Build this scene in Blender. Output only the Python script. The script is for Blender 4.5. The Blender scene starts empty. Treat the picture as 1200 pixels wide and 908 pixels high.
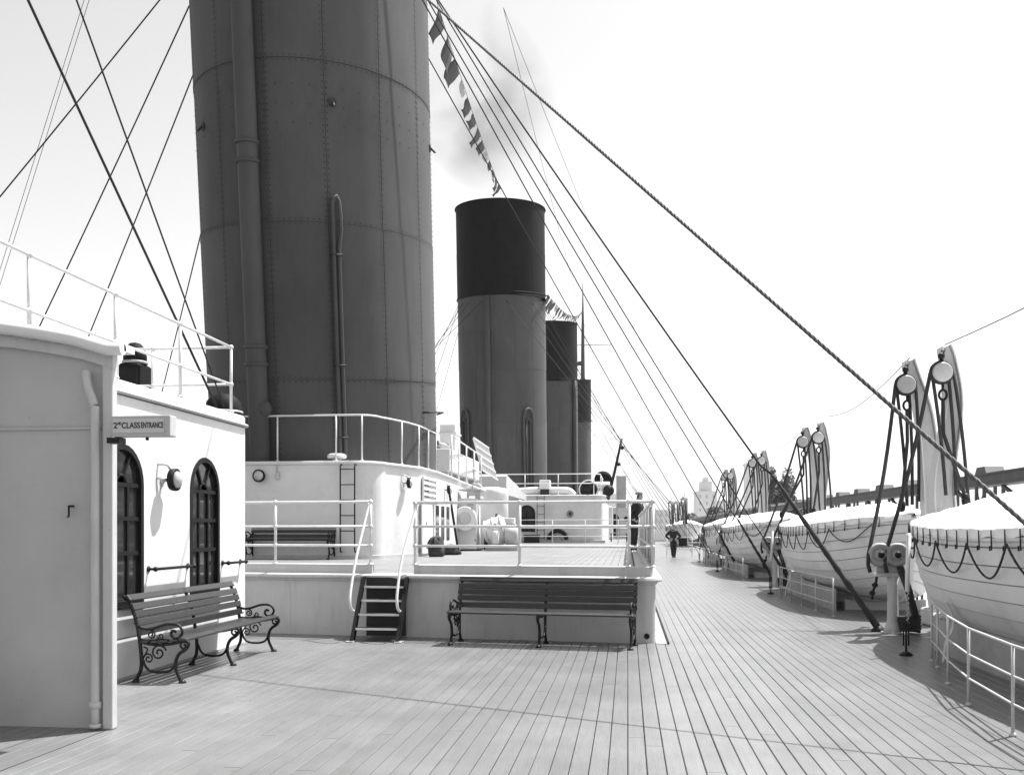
import bpy, bmesh, math, random
from mathutils import Vector, Matrix, noise
from mathutils.geometry import tessellate_polygon
R = math.radians
PI = math.pi
rng = random.Random(7)
S = bpy.context.scene
COL = S.collection

# ------------------------------------------------------------------ camera, sky, sun, exposure
cd = bpy.data.cameras.new('camera')
cam = bpy.data.objects.new('camera', cd)
COL.objects.link(cam)
cam.location = (0, 0, 1.55)
cam.rotation_euler = (R(90), 0, math.atan(135.5 / 1150))
cd.sensor_width = 36
cd.lens = 34.5
cd.shift_y = 166 / 1200
cd.clip_start = 0.05
cd.clip_end = 12000
S.camera = cam

SUN_AZ = R(48)       # from straight ahead (+Y) towards starboard (+X)
SUN_EL = R(63)
w = bpy.data.worlds.new('World')
S.world = w
w.use_nodes = True
nt = w.node_tree
bg = nt.nodes['Background']
sky = nt.nodes.new('ShaderNodeTexSky')
sky.sky_type = 'NISHITA'
sky.sun_disc = False
sky.sun_elevation = SUN_EL
sky.sun_rotation = SUN_AZ
sky.air_density = 1.0
sky.dust_density = 1.5
sky.ozone_density = 0.3
# blue-sensitive monochrome plate: weigh the sky's colours to one grey
mixn = nt.nodes.new('ShaderNodeVectorMath'); mixn.operation = 'DOT_PRODUCT'
mixn.inputs[1].default_value = (0.20, 0.40, 0.40)
nt.links.new(sky.outputs[0], mixn.inputs[0])
nt.links.new(mixn.outputs['Value'], bg.inputs['Color'])
bg.inputs['Strength'].default_value = 0.12
sd = bpy.data.lights.new('sun', 'SUN')
sd.energy = 5.0
sd.angle = R(0.53)
sd.color = (1, 1, 1)
sun = bpy.data.objects.new('sun', sd)
COL.objects.link(sun)
sun.rotation_euler = Vector((-math.sin(SUN_AZ) * math.cos(SUN_EL), -math.cos(SUN_AZ) * math.cos(SUN_EL), -math.sin(SUN_EL))).to_track_quat('-Z', 'Y').to_euler()
S.view_settings.view_transform = 'Standard'
S.view_settings.look = 'None'
S.view_settings.gamma = 1
S.view_settings.use_curve_mapping = False
S.view_settings.exposure = 1.08
S.render.engine = 'CYCLES'
S.cycles.max_bounces = 6
S.cycles.diffuse_bounces = 3
S.cycles.glossy_bounces = 3
S.cycles.transmission_bounces = 4
S.cycles.volume_bounces = 0
S.cycles.use_denoising = True

# ------------------------------------------------------------------ materials (all neutral: a black-and-white plate)
def mat(name, v, rough=0.5, var=0.10, scale=3.0, stretch=(1, 1, 1), bump=0.0, bscale=60.0, metal=0.0, spec=0.5, stain=0.0, streak=False, rand=0.0, coord='pos', spot=0.0):
    m = bpy.data.materials.new(name)
    m.use_nodes = True
    n, l = m.node_tree.nodes, m.node_tree.links
    b = n['Principled BSDF']
    b.inputs['Roughness'].default_value = rough
    b.inputs['Metallic'].default_value = metal
    b.inputs['Specular IOR Level'].default_value = spec
    if coord == 'pos':
        g = n.new('ShaderNodeNewGeometry'); src = g.outputs['Position']
    else:
        g = n.new('ShaderNodeTexCoord'); src = g.outputs['Object']
    mp = n.new('ShaderNodeMapping'); mp.inputs['Scale'].default_value = stretch
    l.new(src, mp.inputs['Vector'])
    nz = n.new('ShaderNodeTexNoise'); nz.inputs['Scale'].default_value = scale
    nz.inputs['Detail'].default_value = 6; nz.inputs['Roughness'].default_value = 0.65
    l.new(mp.outputs[0], nz.inputs['Vector'])
    mr = n.new('ShaderNodeMapRange')
    mr.inputs['From Min'].default_value = 0.3; mr.inputs['From Max'].default_value = 0.7
    mr.inputs['To Min'].default_value = v * (1 - var); mr.inputs['To Max'].default_value = v * (1 + var)
    l.new(nz.outputs['Fac'], mr.inputs['Value'])
    out = mr.outputs[0]
    if stain > 0:
        mp2 = n.new('ShaderNodeMapping'); mp2.inputs['Scale'].default_value = (1, 1, 0.18) if streak else (1, 1, 1)
        l.new(src, mp2.inputs['Vector'])
        n2 = n.new('ShaderNodeTexNoise'); n2.inputs['Scale'].default_value = 9 if streak else 1.3
        n2.inputs['Detail'].default_value = 8; n2.inputs['Roughness'].default_value = 0.7
        l.new(mp2.outputs[0], n2.inputs['Vector'])
        m2 = n.new('ShaderNodeMapRange')
        m2.inputs['From Min'].default_value = 0.5; m2.inputs['From Max'].default_value = 0.75
        m2.inputs['To Min'].default_value = 1.0; m2.inputs['To Max'].default_value = 1 - stain
        l.new(n2.outputs['Fac'], m2.inputs['Value'])
        mu = n.new('ShaderNodeMath'); mu.operation = 'MULTIPLY'
        l.new(out, mu.inputs[0]); l.new(m2.outputs[0], mu.inputs[1]); out = mu.outputs[0]
    if spot > 0:
        ns_ = n.new('ShaderNodeTexNoise'); ns_.inputs['Scale'].default_value = 26; ns_.inputs['Detail'].default_value = 3; ns_.inputs['Roughness'].default_value = 0.5
        l.new(src, ns_.inputs['Vector'])
        m4 = n.new('ShaderNodeMapRange'); m4.inputs['From Min'].default_value = 0.70; m4.inputs['From Max'].default_value = 0.78
        m4.inputs['To Min'].default_value = 1.0; m4.inputs['To Max'].default_value = 1 - spot
        l.new(ns_.outputs['Fac'], m4.inputs['Value'])
        mu = n.new('ShaderNodeMath'); mu.operation = 'MULTIPLY'
        l.new(out, mu.inputs[0]); l.new(m4.outputs[0], mu.inputs[1]); out = mu.outputs[0]
    if rand > 0:
        oi = n.new('ShaderNodeObjectInfo')
        m3 = n.new('ShaderNodeMapRange'); m3.inputs['To Min'].default_value = 1 - rand; m3.inputs['To Max'].default_value = 1 + rand
        l.new(oi.outputs['Random'], m3.inputs['Value'])
        mu = n.new('ShaderNodeMath'); mu.operation = 'MULTIPLY'
        l.new(out, mu.inputs[0]); l.new(m3.outputs[0], mu.inputs[1]); out = mu.outputs[0]
    cc = n.new('ShaderNodeCombineColor')
    for k in range(3): l.new(out, cc.inputs[k])
    l.new(cc.outputs[0], b.inputs['Base Color'])
    if bump > 0:
        nb = n.new('ShaderNodeTexNoise'); nb.inputs['Scale'].default_value = bscale; nb.inputs['Detail'].default_value = 4
        l.new(mp.outputs[0], nb.inputs['Vector'])
        bp = n.new('ShaderNodeBump'); bp.inputs['Strength'].default_value = bump; bp.inputs['Distance'].default_value = 0.01
        l.new(nb.outputs['Fac'], bp.inputs['Height']); l.new(bp.outputs[0], b.inputs['Normal'])
    return m

def wood_mat(name, v, pitch, rough):
    """sun-bleached deck planking: grain along Y, tone per plank, broad wear and small dark marks"""
    m = mat(name, v, rough, 0.10, 2.2, (14, 0.9, 14), 0.25, 9.0, spec=0.45, rand=0.035)
    n, l = m.node_tree.nodes, m.node_tree.links
    b = n['Principled BSDF']
    old = b.inputs['Base Color'].links[0].from_socket
    g = n.new('ShaderNodeNewGeometry')
    sx = n.new('ShaderNodeSeparateXYZ'); l.new(g.outputs['Position'], sx.inputs[0])
    d = n.new('ShaderNodeMath'); d.operation = 'DIVIDE'; d.inputs[1].default_value = pitch; l.new(sx.outputs['X'], d.inputs[0])
    a = n.new('ShaderNodeMath'); a.operation = 'FLOOR'; l.new(d.outputs[0], a.inputs[0])
    wn = n.new('ShaderNodeTexWhiteNoise'); wn.noise_dimensions = '1D'; l.new(a.outputs[0], wn.inputs['W'])
    m1 = n.new('ShaderNodeMapRange'); m1.inputs['To Min'].default_value = 0.955; m1.inputs['To Max'].default_value = 1.035
    l.new(wn.outputs['Value'], m1.inputs['Value'])
    nz = n.new('ShaderNodeTexNoise'); nz.inputs['Scale'].default_value = 0.9; nz.inputs['Detail'].default_value = 8; nz.inputs['Roughness'].default_value = 0.68
    l.new(g.outputs['Position'], nz.inputs['Vector'])
    m2 = n.new('ShaderNodeMapRange'); m2.inputs['From Min'].default_value = 0.3; m2.inputs['From Max'].default_value = 0.7
    m2.inputs['To Min'].default_value = 0.78; m2.inputs['To Max'].default_value = 1.14; l.new(nz.outputs['Fac'], m2.inputs['Value'])
    nv = n.new('ShaderNodeTexNoise'); nv.inputs['Scale'].default_value = 7; nv.inputs['Detail'].default_value = 3
    l.new(g.outputs['Position'], nv.inputs['Vector'])
    m3 = n.new('ShaderNodeMapRange'); m3.inputs['From Min'].default_value = 0.66; m3.inputs['From Max'].default_value = 0.78
    m3.inputs['To Min'].default_value = 1; m3.inputs['To Max'].default_value = 0.72; l.new(nv.outputs['Fac'], m3.inputs['Value'])
    cur = None
    for o in (m1, m2, m3):
        if cur is None: cur = o.outputs[0]; continue
        mu = n.new('ShaderNodeMath'); mu.operation = 'MULTIPLY'; l.new(cur, mu.inputs[0]); l.new(o.outputs[0], mu.inputs[1]); cur = mu.outputs[0]
    vm = n.new('ShaderNodeVectorMath'); vm.operation = 'SCALE'
    l.new(old, vm.inputs[0]); l.new(cur, vm.inputs['Scale']); l.new(vm.outputs[0], b.inputs['Base Color'])
    return m

M = dict(
    deck=wood_mat('bleached_deck_wood', 0.158, 0.125, 0.33),
    plat=wood_mat('platform_deck_wood', 0.21, 0.138, 0.45),
    caulk=mat('deck_caulking', 0.075, 0.8, spec=0.1),
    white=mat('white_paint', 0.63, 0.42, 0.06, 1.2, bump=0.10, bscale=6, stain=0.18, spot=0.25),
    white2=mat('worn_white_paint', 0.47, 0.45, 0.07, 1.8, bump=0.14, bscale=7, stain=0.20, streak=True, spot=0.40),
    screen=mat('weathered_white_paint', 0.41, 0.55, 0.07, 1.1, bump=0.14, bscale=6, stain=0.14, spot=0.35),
    rail=mat('rail_paint', 0.62, 0.35, 0.10, 8),
    grey=mat('grey_paint', 0.30, 0.5, 0.12, 3, stain=0.2),
    trim=mat('dull_trim_paint', 0.42, 0.5, 0.12, 3, stain=0.2),
    buff=mat('funnel_buff_paint', 0.068, 0.62, 0.16, 0.7, (1, 1, 0.6), 0.10, 9, spec=0.2, stain=0.16, streak=True, rand=0.07),
    darkbuff=mat('dark_funnel_buff', 0.042, 0.6, 0.12, 3, spec=0.2),  # darker buff; on the rivets their shading is put into the colour
    black=mat('funnel_black_paint', 0.008, 0.7, 0.25, 2, spec=0.12, stain=0.2),
    iron=mat('black_cast_iron', 0.010, 0.5, 0.3, 20, spec=0.25, bump=0.1, bscale=80),
    slat=mat('dark_varnished_slat', 0.020, 0.40, 0.35, 3, (9, 1, 9), 0.12, 20, rand=0.25, coord='obj'),
    tread=mat('dark_worn_tread', 0.10, 0.5, 0.3, 5, (1, 8, 1), rand=0.2),
    wire=mat('tarred_wire', 0.022, 0.7, 0.25, 30, spec=0.2),
    laid=mat('laid_wire_rope', 0.085, 0.6, 0.2, 25, spec=0.3),
    rope=mat('dark_manila_rope', 0.03, 0.9, 0.4, 40, bump=0.4, bscale=60),
    canvas=mat('white_boat_canvas', 0.80, 0.8, 0.06, 2.2, bump=0.5, bscale=4.5),
    canvasg=mat('grey_weathercloth', 0.36, 0.85, 0.12, 3, bump=0.4, bscale=7, stain=0.2),
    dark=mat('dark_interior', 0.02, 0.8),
    frame=mat('dark_window_frame', 0.010, 0.6, 0.2, 8, spec=0.15),
    sack=mat('dark_sacking', 0.04, 0.9, 0.5, 6, bump=0.6, bscale=12),
    metal=mat('dull_metal', 0.28, 0.35, 0.2, 10, metal=0.6),
    suit=mat('dark_suit_cloth', 0.014, 0.9, 0.3, 30),
    skin=mat('skin', 0.34, 0.55, 0.08, 20),
    hat=mat('grey_cap_cloth', 0.22, 0.9, 0.2, 40),
    shoe=mat('black_shoe', 0.01, 0.4),
    steel=mat('quay_steel', 0.05, 0.6, 0.3, 2),
    leaf=mat('tree_leaves', 0.06, 0.7, 0.4, 0.8, rand=0.1),
    bark=mat('tree_bark', 0.05, 0.9, 0.3, 5),
    stone=mat('hazed_masonry', 0.50, 0.8, 0.15, 0.05),  # lightened stone: part of the distance haze is put into this colour
    pane=mat('hazed_window', 0.30, 0.5),  # panes paled towards the walls, so the haze is in their colour
    water=mat('harbour_water', 0.10, 0.18, 0.15, 0.02, bump=0.4, bscale=0.6),
    quay=mat('quay_concrete', 0.42, 0.85, 0.12, 0.4, stain=0.2),
    flagd=mat('dark_flag_cloth', 0.05, 0.9), flagm=mat('mid_flag_cloth', 0.3, 0.9), flagl=mat('pale_flag_cloth', 0.7, 0.9),
    ink=mat('sign_lettering', 0.015, 0.6, 0.02),
    signface=mat('sign_face', 0.50, 0.5, 0.08, 9),
)
def glass_mat(name, v, rough, spec=0.5):
    m = mat(name, v, rough, 0.3, 2.5, spec=spec)
    return m
M['glass'] = glass_mat('dark_window_glass', 0.022, 0.06)
M['lens'] = glass_mat('frosted_lamp_glass', 0.45, 0.15)

# ------------------------------------------------------------------ mesh helpers
MW = {}
class MB:
    def __init__(s): s.v = []; s.f = []; s.sm = []; s.mi = []
    def add(s, vs, fs, smooth=False, mtx=None, mi=0):
        o = len(s.v)
        s.v += [(mtx @ Vector(p)) if mtx else Vector(p) for p in vs]
        for f in fs: s.f.append(tuple(i + o for i in f)); s.sm.append(smooth); s.mi.append(mi)
        return s
    def box(s, x0, x1, y0, y1, z0, z1, mtx=None, mi=0):
        vs = [(x, y, z) for z in (z0, z1) for y in (y0, y1) for x in (x0, x1)]
        return s.add(vs, [(0, 2, 3, 1), (4, 5, 7, 6), (0, 1, 5, 4), (2, 6, 7, 3), (0, 4, 6, 2), (1, 3, 7, 5)], False, mtx, mi)
    def bar(s, a, b, wd, ht, up=(0, 0, 1), mi=0):
        a, b = Vector(a), Vector(b); d = b - a; L = d.length; y = d / L
        x = y.cross(Vector(up)).normalized(); z = x.cross(y)
        mtx = Matrix((( x.x, y.x, z.x, a.x), (x.y, y.y, z.y, a.y), (x.z, y.z, z.z, a.z), (0, 0, 0, 1)))
        return s.box(-wd / 2, wd / 2, 0, L, -ht / 2, ht / 2, mtx, mi)
    def tube(s, pts, r, n=8, closed=False, smooth=True, sq=None, up=None, mi=0):
        pts = [Vector(p) for p in pts]; k = len(pts)
        rs = r if isinstance(r, (list, tuple)) else [r] * k
        tans = []
        for i in range(k):
            if closed: t = pts[(i + 1) % k] - pts[i - 1]
            else: t = pts[min(i + 1, k - 1)] - pts[max(i - 1, 0)]
            tans.append(t.normalized() if t.length > 1e-9 else Vector((0, 0, 1)))
        u = Vector(up) if up else (Vector((0, 0, 1)) if abs(tans[0].z) < 0.9 else Vector((1, 0, 0)))
        nrm = (u - tans[0] * u.dot(tans[0])).normalized()
        vs = []
        for i in range(k):
            nrm = (nrm - tans[i] * nrm.dot(tans[i]))
            nrm = nrm.normalized() if nrm.length > 1e-6 else tans[i].orthogonal().normalized()
            bi = tans[i].cross(nrm)
            for j in range(n):
                a = 2 * PI * j / n + (PI / n if n == 4 else 0)
                ca, sa = math.cos(a) * rs[i], math.sin(a) * rs[i]
                if sq: ca *= sq[0]; sa *= sq[1]
                vs.append(pts[i] + nrm * ca + bi * sa)
        fs = []
        for i in range(k if closed else k - 1):
            for j in range(n):
                a, b = i * n + j, i * n + (j + 1) % n
                c, d = ((i + 1) % k) * n + (j + 1) % n, ((i + 1) % k) * n + j
                fs.append((a, b, c, d))
        s.add(vs, fs, smooth, None, mi)
        if not closed:
            o = len(s.v) - len(vs)
            s.f.append(tuple(o + j for j in reversed(range(n)))); s.sm.append(False); s.mi.append(mi)
            s.f.append(tuple(o + (k - 1) * n + j for j in range(n))); s.sm.append(False); s.mi.append(mi)
        return s
    def lathe(s, prof, n=24, mtx=None, smooth=True, mi=0):
        vs = []; fs = []
        for (r, z) in prof:
            for j in range(n):
                a = 2 * PI * j / n; vs.append((r * math.cos(a), r * math.sin(a), z))
        for i in range(len(prof) - 1):
            for j in range(n):
                fs.append((i * n + j, i * n + (j + 1) % n, (i + 1) * n + (j + 1) % n, (i + 1) * n + j))
        if prof[0][0] > 1e-4: fs.append(tuple(reversed(range(n))))
        if prof[-1][0] > 1e-4: fs.append(tuple((len(prof) - 1) * n + j for j in range(n)))
        return s.add(vs, fs, smooth, mtx, mi)
    def prism(s, poly, h0, h1, mtx=None, mi=0, smooth=False):
        """poly in local xy, extruded along local z"""
        n = len(poly)
        vs = [(p[0], p[1], h0) for p in poly] + [(p[0], p[1], h1) for p in poly]
        fs = [(i, (i + 1) % n, n + (i + 1) % n, n + i) for i in range(n)]
        s.add(vs, fs, smooth, mtx, mi)
        tri = tessellate_polygon([[Vector((p[0], p[1], 0)) for p in poly]])
        s.add(vs[:n], [tuple(t) for t in tri], False, mtx, mi)
        s.add(vs[n:], [tuple(t) for t in tri], False, mtx, mi)
        return s
    def sweep(s, path, prof, closed=False, smooth=False, mi=0):
        """path: list of (x,y); prof: list of (offset to the right of travel, z)"""
        k = len(path); nrm = []
        for i in range(k):
            p0 = Vector(path[max(i - 1, 0)]) if not closed else Vector(path[i - 1])
            p1 = Vector(path[i]); p2 = Vector(path[min(i + 1, k - 1)]) if not closed else Vector(path[(i + 1) % k])
            d1 = (p1 - p0).normalized() if (p1 - p0).length > 1e-9 else (p2 - p1).normalized()
            d2 = (p2 - p1).normalized() if (p2 - p1).length > 1e-9 else d1
            n1 = Vector((d1.y, -d1.x)); n2 = Vector((d2.y, -d2.x)); m = (n1 + n2)
            m = m.normalized() / max(0.3, m.normalized().dot(n1)); nrm.append(m)
        vs = []; q = len(prof)
        for i in range(k):
            for (o, z) in prof: vs.append((path[i][0] + nrm[i].x * o, path[i][1] + nrm[i].y * o, z))
        fs = []
        for i in range(k if closed else k - 1):
            for j in range(q - 1):
                a = i * q + j; b = ((i + 1) % k) * q + j
                fs.append((a, b, b + 1, a + 1))
        return s.add(vs, fs, smooth, None, mi)
    def build(s, name, m, parent=None, local=False, bevel=0.0, seg=1, autos=False):
        me = bpy.data.meshes.new(name)
        vs = s.v
        if parent is not None and not local:
            inv = MW[parent].inverted(); vs = [inv @ p for p in vs]
        me.from_pydata([tuple(p) for p in vs], [], s.f)
        me.polygons.foreach_set('use_smooth', s.sm)
        for q in (m if isinstance(m, (list, tuple)) else [m]): me.materials.append(M[q] if isinstance(q, str) else q)
        if isinstance(m, (list, tuple)): me.polygons.foreach_set('material_index', s.mi)
        bm = bmesh.new(); bm.from_mesh(me)
        bmesh.ops.recalc_face_normals(bm, faces=bm.faces); bm.to_mesh(me); bm.free()
        me.update()
        return link(name, me, parent, bevel, seg)
def link(name, me, parent=None, bevel=0.0, seg=1):
    o = bpy.data.objects.new(name, me); COL.objects.link(o)
    if parent is not None: o.parent = parent; MW[o] = MW[parent]
    else: MW[o] = Matrix.Identity(4)
    if bevel > 0:
        b = o.modifiers.new('bevel', 'BEVEL'); b.width = bevel; b.segments = seg; b.limit_method = 'ANGLE'; b.angle_limit = R(40)
    return o
def tag(o, label=None, cat=None, group=None, kind=None):
    if label: o['label'] = label
    if cat: o['category'] = cat
    if group: o['group'] = group
    if kind: o['kind'] = kind
    return o
def thing(name, label, cat, loc=(0, 0, 0), rz=0.0, group=None, kind=None):
    o = bpy.data.objects.new(name, None); COL.objects.link(o)
    o.empty_display_size = 0.2
    o.location = loc; o.rotation_euler = (0, 0, rz)
    MW[o] = Matrix.Translation(loc) @ Matrix.Rotation(rz, 4, 'Z')
    return tag(o, label, cat, group, kind)
def copy_tree(o, loc, rz=None, label=None, skip=()):
    r = o.copy(); COL.objects.link(r); r.location = loc
    if rz is not None: r.rotation_euler = (0, 0, rz)
    if label: r['label'] = label
    for ch in list(o.children):
        if ch.name.split('.')[0] in skip: continue
        c = ch.copy(); COL.objects.link(c); c.parent = r
        for g in list(ch.children):
            e = g.copy(); COL.objects.link(e); e.parent = c
    MW[r] = Matrix.Translation(loc) @ Matrix.Rotation(r.rotation_euler[2], 4, 'Z')
    return r
def curve(pts, n=6, closed=False):
    """Catmull-Rom through points"""
    P = [Vector(p) for p in pts]; out = []
    k = len(P)
    for i in range(k if closed else k - 1):
        if closed: a, b, c, d = P[i - 1], P[i], P[(i + 1) % k], P[(i + 2) % k]
        else: a, b, c, d = P[max(i - 1, 0)], P[i], P[i + 1], P[min(i + 2, k - 1)]
        for j in range(n):
            t = j / n
            out.append(0.5 * ((2 * b) + (c - a) * t + (2 * a - 5 * b + 4 * c - d) * t * t + (3 * b - a - 3 * c + d) * t ** 3))
    if not closed: out.append(P[-1])
    return out
def frame_y(c, ang=0):
    """matrix that maps local z axis to world -Y (faces aft), at point c"""
    return Matrix.Translation(c) @ Matrix.Rotation(ang, 4, 'Z') @ Matrix.Rotation(R(90), 4, 'X')
def frame_x(c):
    """local z -> world +X"""
    return Matrix.Translation(c) @ Matrix.Rotation(R(90), 4, 'Y')

# ================================================================== SETTING: deck, hull, water, quay
XC = -7.9                     # ship's centre line
deck = MB()
def edge(y):                  # starboard deck edge, widening slightly towards midships
    return 5.75 + 0.5 * min(1, max(0, (y - 8) / 30))
ys = [-14, 0, 8, 18, 28, 38, 60, 100, 150]
vs = [(edge(y), y, -0.025) for y in ys] + [(2 * XC - edge(y), y, -0.025) for y in ys]
k = len(ys)
deck.add(vs, [(i, i + 1, k + i + 1, k + i) for i in range(k - 1)])
vs2 = [(edge(y), y, -0.6) for y in ys]
deck.add([(edge(y), y, z) for y in ys for z in (-0.025, -0.5)], [(2 * i, 2 * i + 1, 2 * i + 3, 2 * i + 2) for i in range(k - 1)])
boat_deck = tag(deck.build('boat_deck', 'caulk'), kind='structure')
hull = MB()
for sgn in (1, -1):
    vs = []
    for y in ys:
        e = edge(y) if sgn > 0 else 2 * XC - edge(y)
        vs += [(e, y, -0.5), (e + 0.02 * sgn, y, -6), (e, y, -18)]
    hull.add(vs, [(3 * i + j, 3 * i + j + 1, 3 * i + j + 4, 3 * i + j + 3) for i in range(k - 1) for j in range(2)])
tag(hull.build('ship_side', 'white2'), kind='structure')
wt = MB(); wt.add([(-6000, -3000, -18), (6000, -3000, -18), (6000, 9000, -18), (-6000, 9000, -18)], [(0, 1, 2, 3)])
tag(wt.build('water', 'water'), kind='structure')
q = MB(); q.box(10.5, 140, -60, 420, -18.5, -15.2)
tag(q.build('quay', 'quay'), kind='structure')
q = MB(); q.box(-900, 1500, 700, 3500, -18.4, -15.5)
tag(q.build('far_shore', 'quay'), kind='structure')

# deck planks: near ones single, the rest as one mass
PITCH = 0.125; GAP = 0.0055
um = MB()
hw = (PITCH - GAP) / 2
um.add([(-hw, 0, -0.03), (hw, 0, -0.03), (hw, 0, -0.004), (hw - 0.004, 0, 0), (-hw + 0.004, 0, 0), (-hw, 0, -0.004),
        (-hw, 1, -0.03), (hw, 1, -0.03), (hw, 1, -0.004), (hw - 0.004, 1, 0), (-hw + 0.004, 1, 0), (-hw, 1, -0.004)],
       [(5, 4, 3, 2, 1, 0), (6, 7, 8, 9, 10, 11)] + [(i, (i + 1) % 6, 6 + (i + 1) % 6, 6 + i) for i in range(6)])
first = um.build('plank', 'deck', boat_deck, local=True)
plank_me = first.data
bpy.data.objects.remove(first)
rows = MB()
c0, c1 = int(-8.5 / PITCH), int(5.7 / PITCH)
single = 0
def in_frame(x, y):
    zc = -x * 0.117 + y * 0.993
    if zc < 1: return False
    px = 600 + 1150 * (x * 0.993 + y * 0.117) / zc; py = 620 + 1150 * 1.55 / zc
    return -30 < px < 1230 and py < 950
for c in range(c0, c1):
    x = (c + 0.5) * PITCH
    y = -6 - rng.random() * 6
    while y < 120:
        L = rng.uniform(4.0, 7.5)
        y1 = y + L
        if y > 40: y1 = 121
        a, b = y + 0.003, y1 - 0.003
        near = y < 15.5 and y1 > 5.5
        vis = any(in_frame(x, yy) and not (x < -3.9 and yy < 7.6) and not (x < -5.1) and yy < 16 for yy in (a, (a + b) / 2, b, max(a, 6.2), 8, 10, 12, 13.5) if a <= yy <= b)
        xe = min(edge(max(a, -14)), edge(b))
        if x + PITCH / 2 < xe:
            if near and vis and single < 300:
                o = bpy.data.objects.new('plank', plank_me); COL.objects.link(o); o.parent = boat_deck
                o.location = (x, a, 0); o.scale = (rng.uniform(0.978, 1.018), b - a, 1); single += 1
            else:
                hw2 = (PITCH - (GAP if y < 40 else 0.010)) / 2
                rows.add([(x - hw2, a, 0), (x + hw2, a, 0), (x + hw2, b, 0), (x - hw2, b, 0)], [(0, 1, 2, 3)])
        y = y1
o = rows.build('plank_rows', 'deck', boat_deck); o['kind'] = 'stuff'
# port side and far deck in wide planking
rows = MB()
xx = 2 * XC - 5.6
while xx < -8.6:
    rows.add([(xx, -13, -0.002), (xx + 0.118, -13, -0.002), (xx + 0.118, 148, -0.002), (xx, 148, -0.002)], [(0, 1, 2, 3)]); xx += 0.125
o = rows.build('plank_rows', 'deck', boat_deck); o['kind'] = 'stuff'
# wooden covering board along the outer edge
wb = MB(); n = 24
for i in range(n):
    ya, yb = -12 + i * 6, -12 + (i + 1) * 6 - 0.006
    wb.add([(edge(ya) - 0.16, ya, 0.002), (edge(ya) - 0.005, ya, 0.002), (edge(yb) - 0.005, yb, 0.002), (edge(yb) - 0.16, yb, 0.002)], [(0, 1, 2, 3)])
wb.build('covering_board', 'trim', boat_deck)

# ================================================================== RAISED PLATFORM
def fy(x): return 13.44 - 0.1213 * (x - 0.38)          # its slightly slanting front
plat = thing('raised_platform', 'raised planked platform with white plated front and lip', 'platform', (-3, 14, 0), kind='structure')
PE = 62.0
corner = []
r = 0.14; cx, cy = 0.38 - r, fy(0.38 - r) + r
for i in range(9):
    a = -PI / 2 - 0.12 + (PI / 2 + 0.12) * i / 8
    corner.append((cx + r * math.cos(a), cy + r * math.sin(a)))
ppath = [(-13, fy(-13)), (-6, fy(-6)), (-3.78, fy(-3.78)), (-3.12, fy(-3.12)), (-1.5, fy(-1.5))] + corner + [(0.38, 24), (0.38, 40), (0.38, PE)]
b = MB(); b.sweep(ppath, [(0.0, -0.02), (0.0, 0.80)]); b.build('front_plating', 'white2', plat)
b = MB(); b.sweep(ppath, [(0.004, 0.79), (0.02, 0.80), (0.03, 0.825), (0.085, 0.84), (0.095, 0.86), (0.085, 0.885), (0.03, 0.905), (-0.16, 0.91)]); b.build('lip_moulding', 'white2', plat)
for x in (-5.0, -2.3, -0.6):                            # vertical plate seams on the front
    b = MB(); b.box(x - 0.03, x + 0.03, fy(x) - 0.008, fy(x) + 0.01, 0.0, 0.79); b.build('seam_strap', 'white2', plat)
def coaming(path):
    b = MB(); b.sweep(path, [(-0.03, 0.88), (-0.03, 1.035), (-0.085, 1.045), (-0.10, 1.035), (-0.10, 0.88)])
    for p in (path[0], path[-1]): pass
    return b.build('coaming', 'white2', plat)
coaming([(-13, fy(-13)), (-6, fy(-6)), (-3.70, fy(-3.70))])
coaming([(-3.06, fy(-3.06)), (-1.5, fy(-1.5))] + corner + [(0.38, 24), (0.38, 40), (0.38, PE)])
for x in (-3.735, -3.025):
    b = MB(); b.box(x - 0.036, x + 0.036, fy(x) + 0.028, fy(x) + 0.102, 0.90, 1.042); b.build('coaming_end', 'white2', plat)
b = MB(); b.add([(-13, fy(-13) + 0.05, 0.875), (0.3, fy(0.3) + 0.05, 0.875), (0.3, PE, 0.875), (-13, PE, 0.875)], [(0, 1, 2, 3)])
b.build('platform_base', 'caulk', plat)
b = MB(); xx = -9.0
while xx < 0.10:
    ya = fy(xx) + 0.12
    while ya < PE:
        yb = min(PE, ya + rng.uniform(5, 8))
        b.box(xx, xx + 0.131, ya + 0.003, yb - 0.003, 0.86, 0.90); ya = yb
    xx += 0.138
o = b.build('plank_rows', 'plat', plat); o['kind'] = 'stuff'
# grating strip along the inner starboard edge
for i in range(90):
    ya = 13.7 + i * 0.24
    b = MB(); b.box(0.13, 0.27, ya, ya + 0.17, 0.876, 0.915)
    if i == 0: gr = b.build('grating_slat', 'white', plat); gme = gr.data
    else:
        o = bpy.data.objects.new('grating_slat', gme); COL.objects.link(o); o.parent = plat; o.location = (0, i * 0.24, 0)
b = MB(); b.box(0.39, 0.535, 13.42, 50, -0.02, 0.006); b.build('waterway', 'grey', plat)
b = MB(); b.box(0.536, 0.56, 13.40, 50, -0.02, 0.028); b.build('waterway_edge', 'frame', plat)
b = MB(); b.lathe([(0.0, 0.0), (0.035, 0.0), (0.04, 0.012), (0.022, 0.02), (0.02, 0.006), (0, 0.006)], 12, frame_y((0.26, fy(0.26) - 0.002, 0.10))); b.build('scupper', 'iron', plat)

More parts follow.
